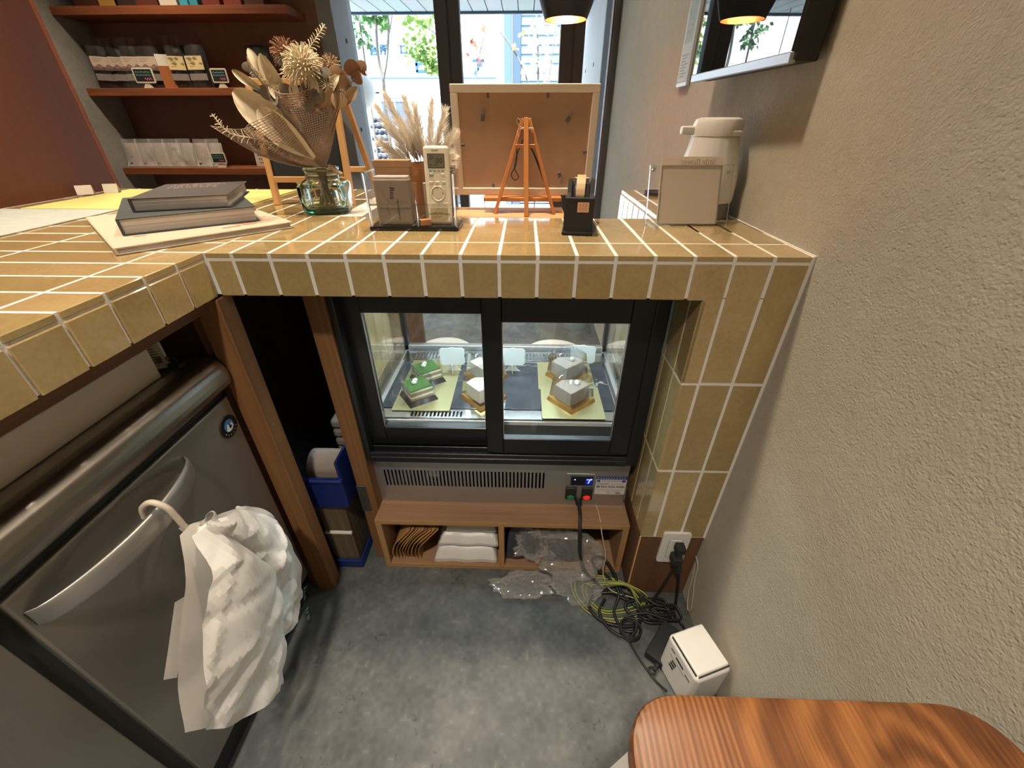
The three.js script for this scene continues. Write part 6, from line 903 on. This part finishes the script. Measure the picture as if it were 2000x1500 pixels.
  tree('tall tree further along the street to the left', [[[[-4.3, 0, -4.6], [-4.25, 1.2, -4.6], [-4.35, 3.2, -4.6]], 0.03, 0.015], [[[-4.26, 1.1, -4.6], [-4.0, 1.7, -4.6], [-3.95, 3.0, -4.6]], 0.016, 0.008]], [[-4.1, 2.3, -4.6, 0.5], [-4.4, 2.7, -4.6, 0.5]], 300, 0.06, 0);
  tree('second tall tree further along the street to the left', [[[[-3.2, 0, -4.4], [-3.25, 1.3, -4.4], [-3.2, 3.2, -4.4]], 0.028, 0.014], [[[-3.24, 1.2, -4.4], [-3.45, 1.8, -4.4], [-3.5, 2.8, -4.4]], 0.014, 0.007]], [[-3.2, 2.3, -4.4, 0.4], [-3.5, 2.6, -4.4, 0.4]], 280, 0.06, 1);
  { // blossoming shrub before the siding
    const t = thing('blossom_shrub', 'leggy shrub with clusters of white blossom outside the right window pane', 'shrub', [0, -0.04, 0]);
    const tw = (pts, r) => part('branch', tube(pts, r, 30, 6), mBark, t);
    tw([[-0.4, 0, -3.8], [-0.39, 1.0, -3.8], [-0.39, 1.5, -3.8], [-0.40, 1.75, -3.8], [-0.43, 2.1, -3.8], [-0.44, 2.5, -3.8]], 0.008); tw([[-0.38, 0.6, -3.8], [-0.32, 1.3, -3.75], [-0.28, 1.7, -3.75], [-0.25, 1.95, -3.75]], 0.005); tw([[-0.37, 1.2, -3.8], [-0.52, 1.6, -3.8], [-0.64, 1.78, -3.8], [-0.72, 1.86, -3.8]], 0.007); tw([[-0.9, 0.2, -4.0], [-0.97, 1.4, -4.0], [-0.94, 1.66, -4.0], [-0.88, 1.85, -4.0]], 0.005); tw([[-0.965, 1.45, -4.0], [-1.0, 1.6, -4.0], [-1.05, 1.75, -4.0]], 0.003);
    const mBl = M({ color: lin(0.82, 0.74, 0.70), roughness: 0.8, transmission: 0.3, thickness: 0, side: THREE.DoubleSide }), mYg = M({ color: lin(0.55, 0.52, 0.12), roughness: 0.8, side: THREE.DoubleSide }), mRed = M({ color: lin(0.4, 0.1, 0.05), roughness: 0.8, side: THREE.DoubleSide });
    const flower = (p, r, m) => { const gs = []; for (let q = 0; q < 5; q++) { const P = V(p[0] + rr(-r, r) * 0.8, p[1] + rr(-r, r) * 0.6, p[2] + rr(-r, r) * 0.6), ax = V(rr(-1, 1), rr(-0.3, 1), rr(0.2, 1)).normalize(), u = V(0, 1, 0.3).cross(ax).normalize(), w = ax.clone().cross(u); for (let k = 0; k < 5; k++) { const a = k * 1.2566, d = u.clone().multiplyScalar(Math.cos(a)).addScaledVector(w, Math.sin(a)), e = u.clone().multiplyScalar(-Math.sin(a)).addScaledVector(w, Math.cos(a)), L = r * 0.55; const g = new THREE.BufferGeometry(), A = P, B = P.clone().addScaledVector(d, L * 0.6).addScaledVector(e, L * 0.32).addScaledVector(ax, L * 0.2), C = P.clone().addScaledVector(d, L).addScaledVector(ax, L * 0.3), D = P.clone().addScaledVector(d, L * 0.6).addScaledVector(e, -L * 0.32).addScaledVector(ax, L * 0.2); g.setAttribute('position', new THREE.Float32BufferAttribute([...A.toArray(), ...B.toArray(), ...C.toArray(), ...A.toArray(), ...C.toArray(), ...D.toArray()], 3)); g.computeVertexNormals(); gs.push(plain(g)); } } part('blossom_cluster', gs, m, t); };
    for (const [x, y, r] of [[-0.45, 1.78, 0.05], [-0.40, 1.72, 0.06], [-0.46, 1.70, 0.05], [-0.35, 1.75, 0.05], [-0.30, 1.70, 0.06], [-0.36, 1.64, 0.06], [-0.42, 1.60, 0.06], [-0.30, 1.62, 0.05], [-0.33, 1.57, 0.06], [-0.40, 1.54, 0.05], [-0.47, 1.56, 0.05], [-0.28, 1.53, 0.06], [-0.44, 1.84, 0.05], [-0.37, 1.88, 0.05], [-0.33, 1.83, 0.04], [-0.52, 1.62, 0.05], [-0.50, 1.54, 0.04], [-0.25, 1.78, 0.05], [-0.27, 1.85, 0.04], [-0.34, 1.49, 0.05]]) flower([x, y + 0.04, -3.78], r, mBl);
    for (const [x, y, r] of [[-0.52, 1.8, 0.04], [-0.58, 1.72, 0.035]]) flower([x, y + 0.04, -3.78], r, mYg);
    for (const [x, y, r] of [[-0.93, 1.74, 0.05], [-0.92, 1.66, 0.04], [-0.99, 1.78, 0.04], [-0.86, 1.86, 0.04], [-1.02, 1.7, 0.03]]) flower([x, y + 0.04, -4.0], r, mRed);
  }
  { // stack of dark round stones and a white lantern
    const s = thing('stone_stack_wall', 'narrow wall of stacked dark rounded stones outside the window', 'wall', [-2.1, -0.04, -4.5]); const mSt = [0, 1, 2].map((k) => S({ color: lin(0.035 + 0.012 * k, 0.05 + 0.014 * k, 0.075 + 0.018 * k), roughness: 0.6 }));
    for (let r = 0; r < 22; r++) for (let c = 0; c < 3; c++) part('stone', new THREE.IcosahedronGeometry(0.035, 1).scale(1.0 + 0.2 * rnd(), 0.82, 1).translate(-0.045 + c * 0.06 + (r % 2) * 0.02, 0.03 + r * 0.0575, rr(-0.01, 0.01)), mSt[(r + c) % 3], s);
    const l = thing('round_lantern', 'white round lantern hanging outside the left window pane', 'lantern', [-1.83, 1.39, -3.25]); part('globe', new THREE.SphereGeometry(0.135, 32, 24).scale(1, 0.95, 1), M({ color: lin(0.85, 0.85, 0.82), roughness: 0.6, transmission: 0.2, thickness: 0 }), l); part('collar', cyl(0.03, 0.03, 0.03, 20).translate(0, 0.135, 0), mDarkMetal, l); part('cord', cyl(0.003, 0.003, 0.36, 6).translate(0, 0.325, 0), mDarkMetal, l);
  }
}
renderer.render(scene, camera);
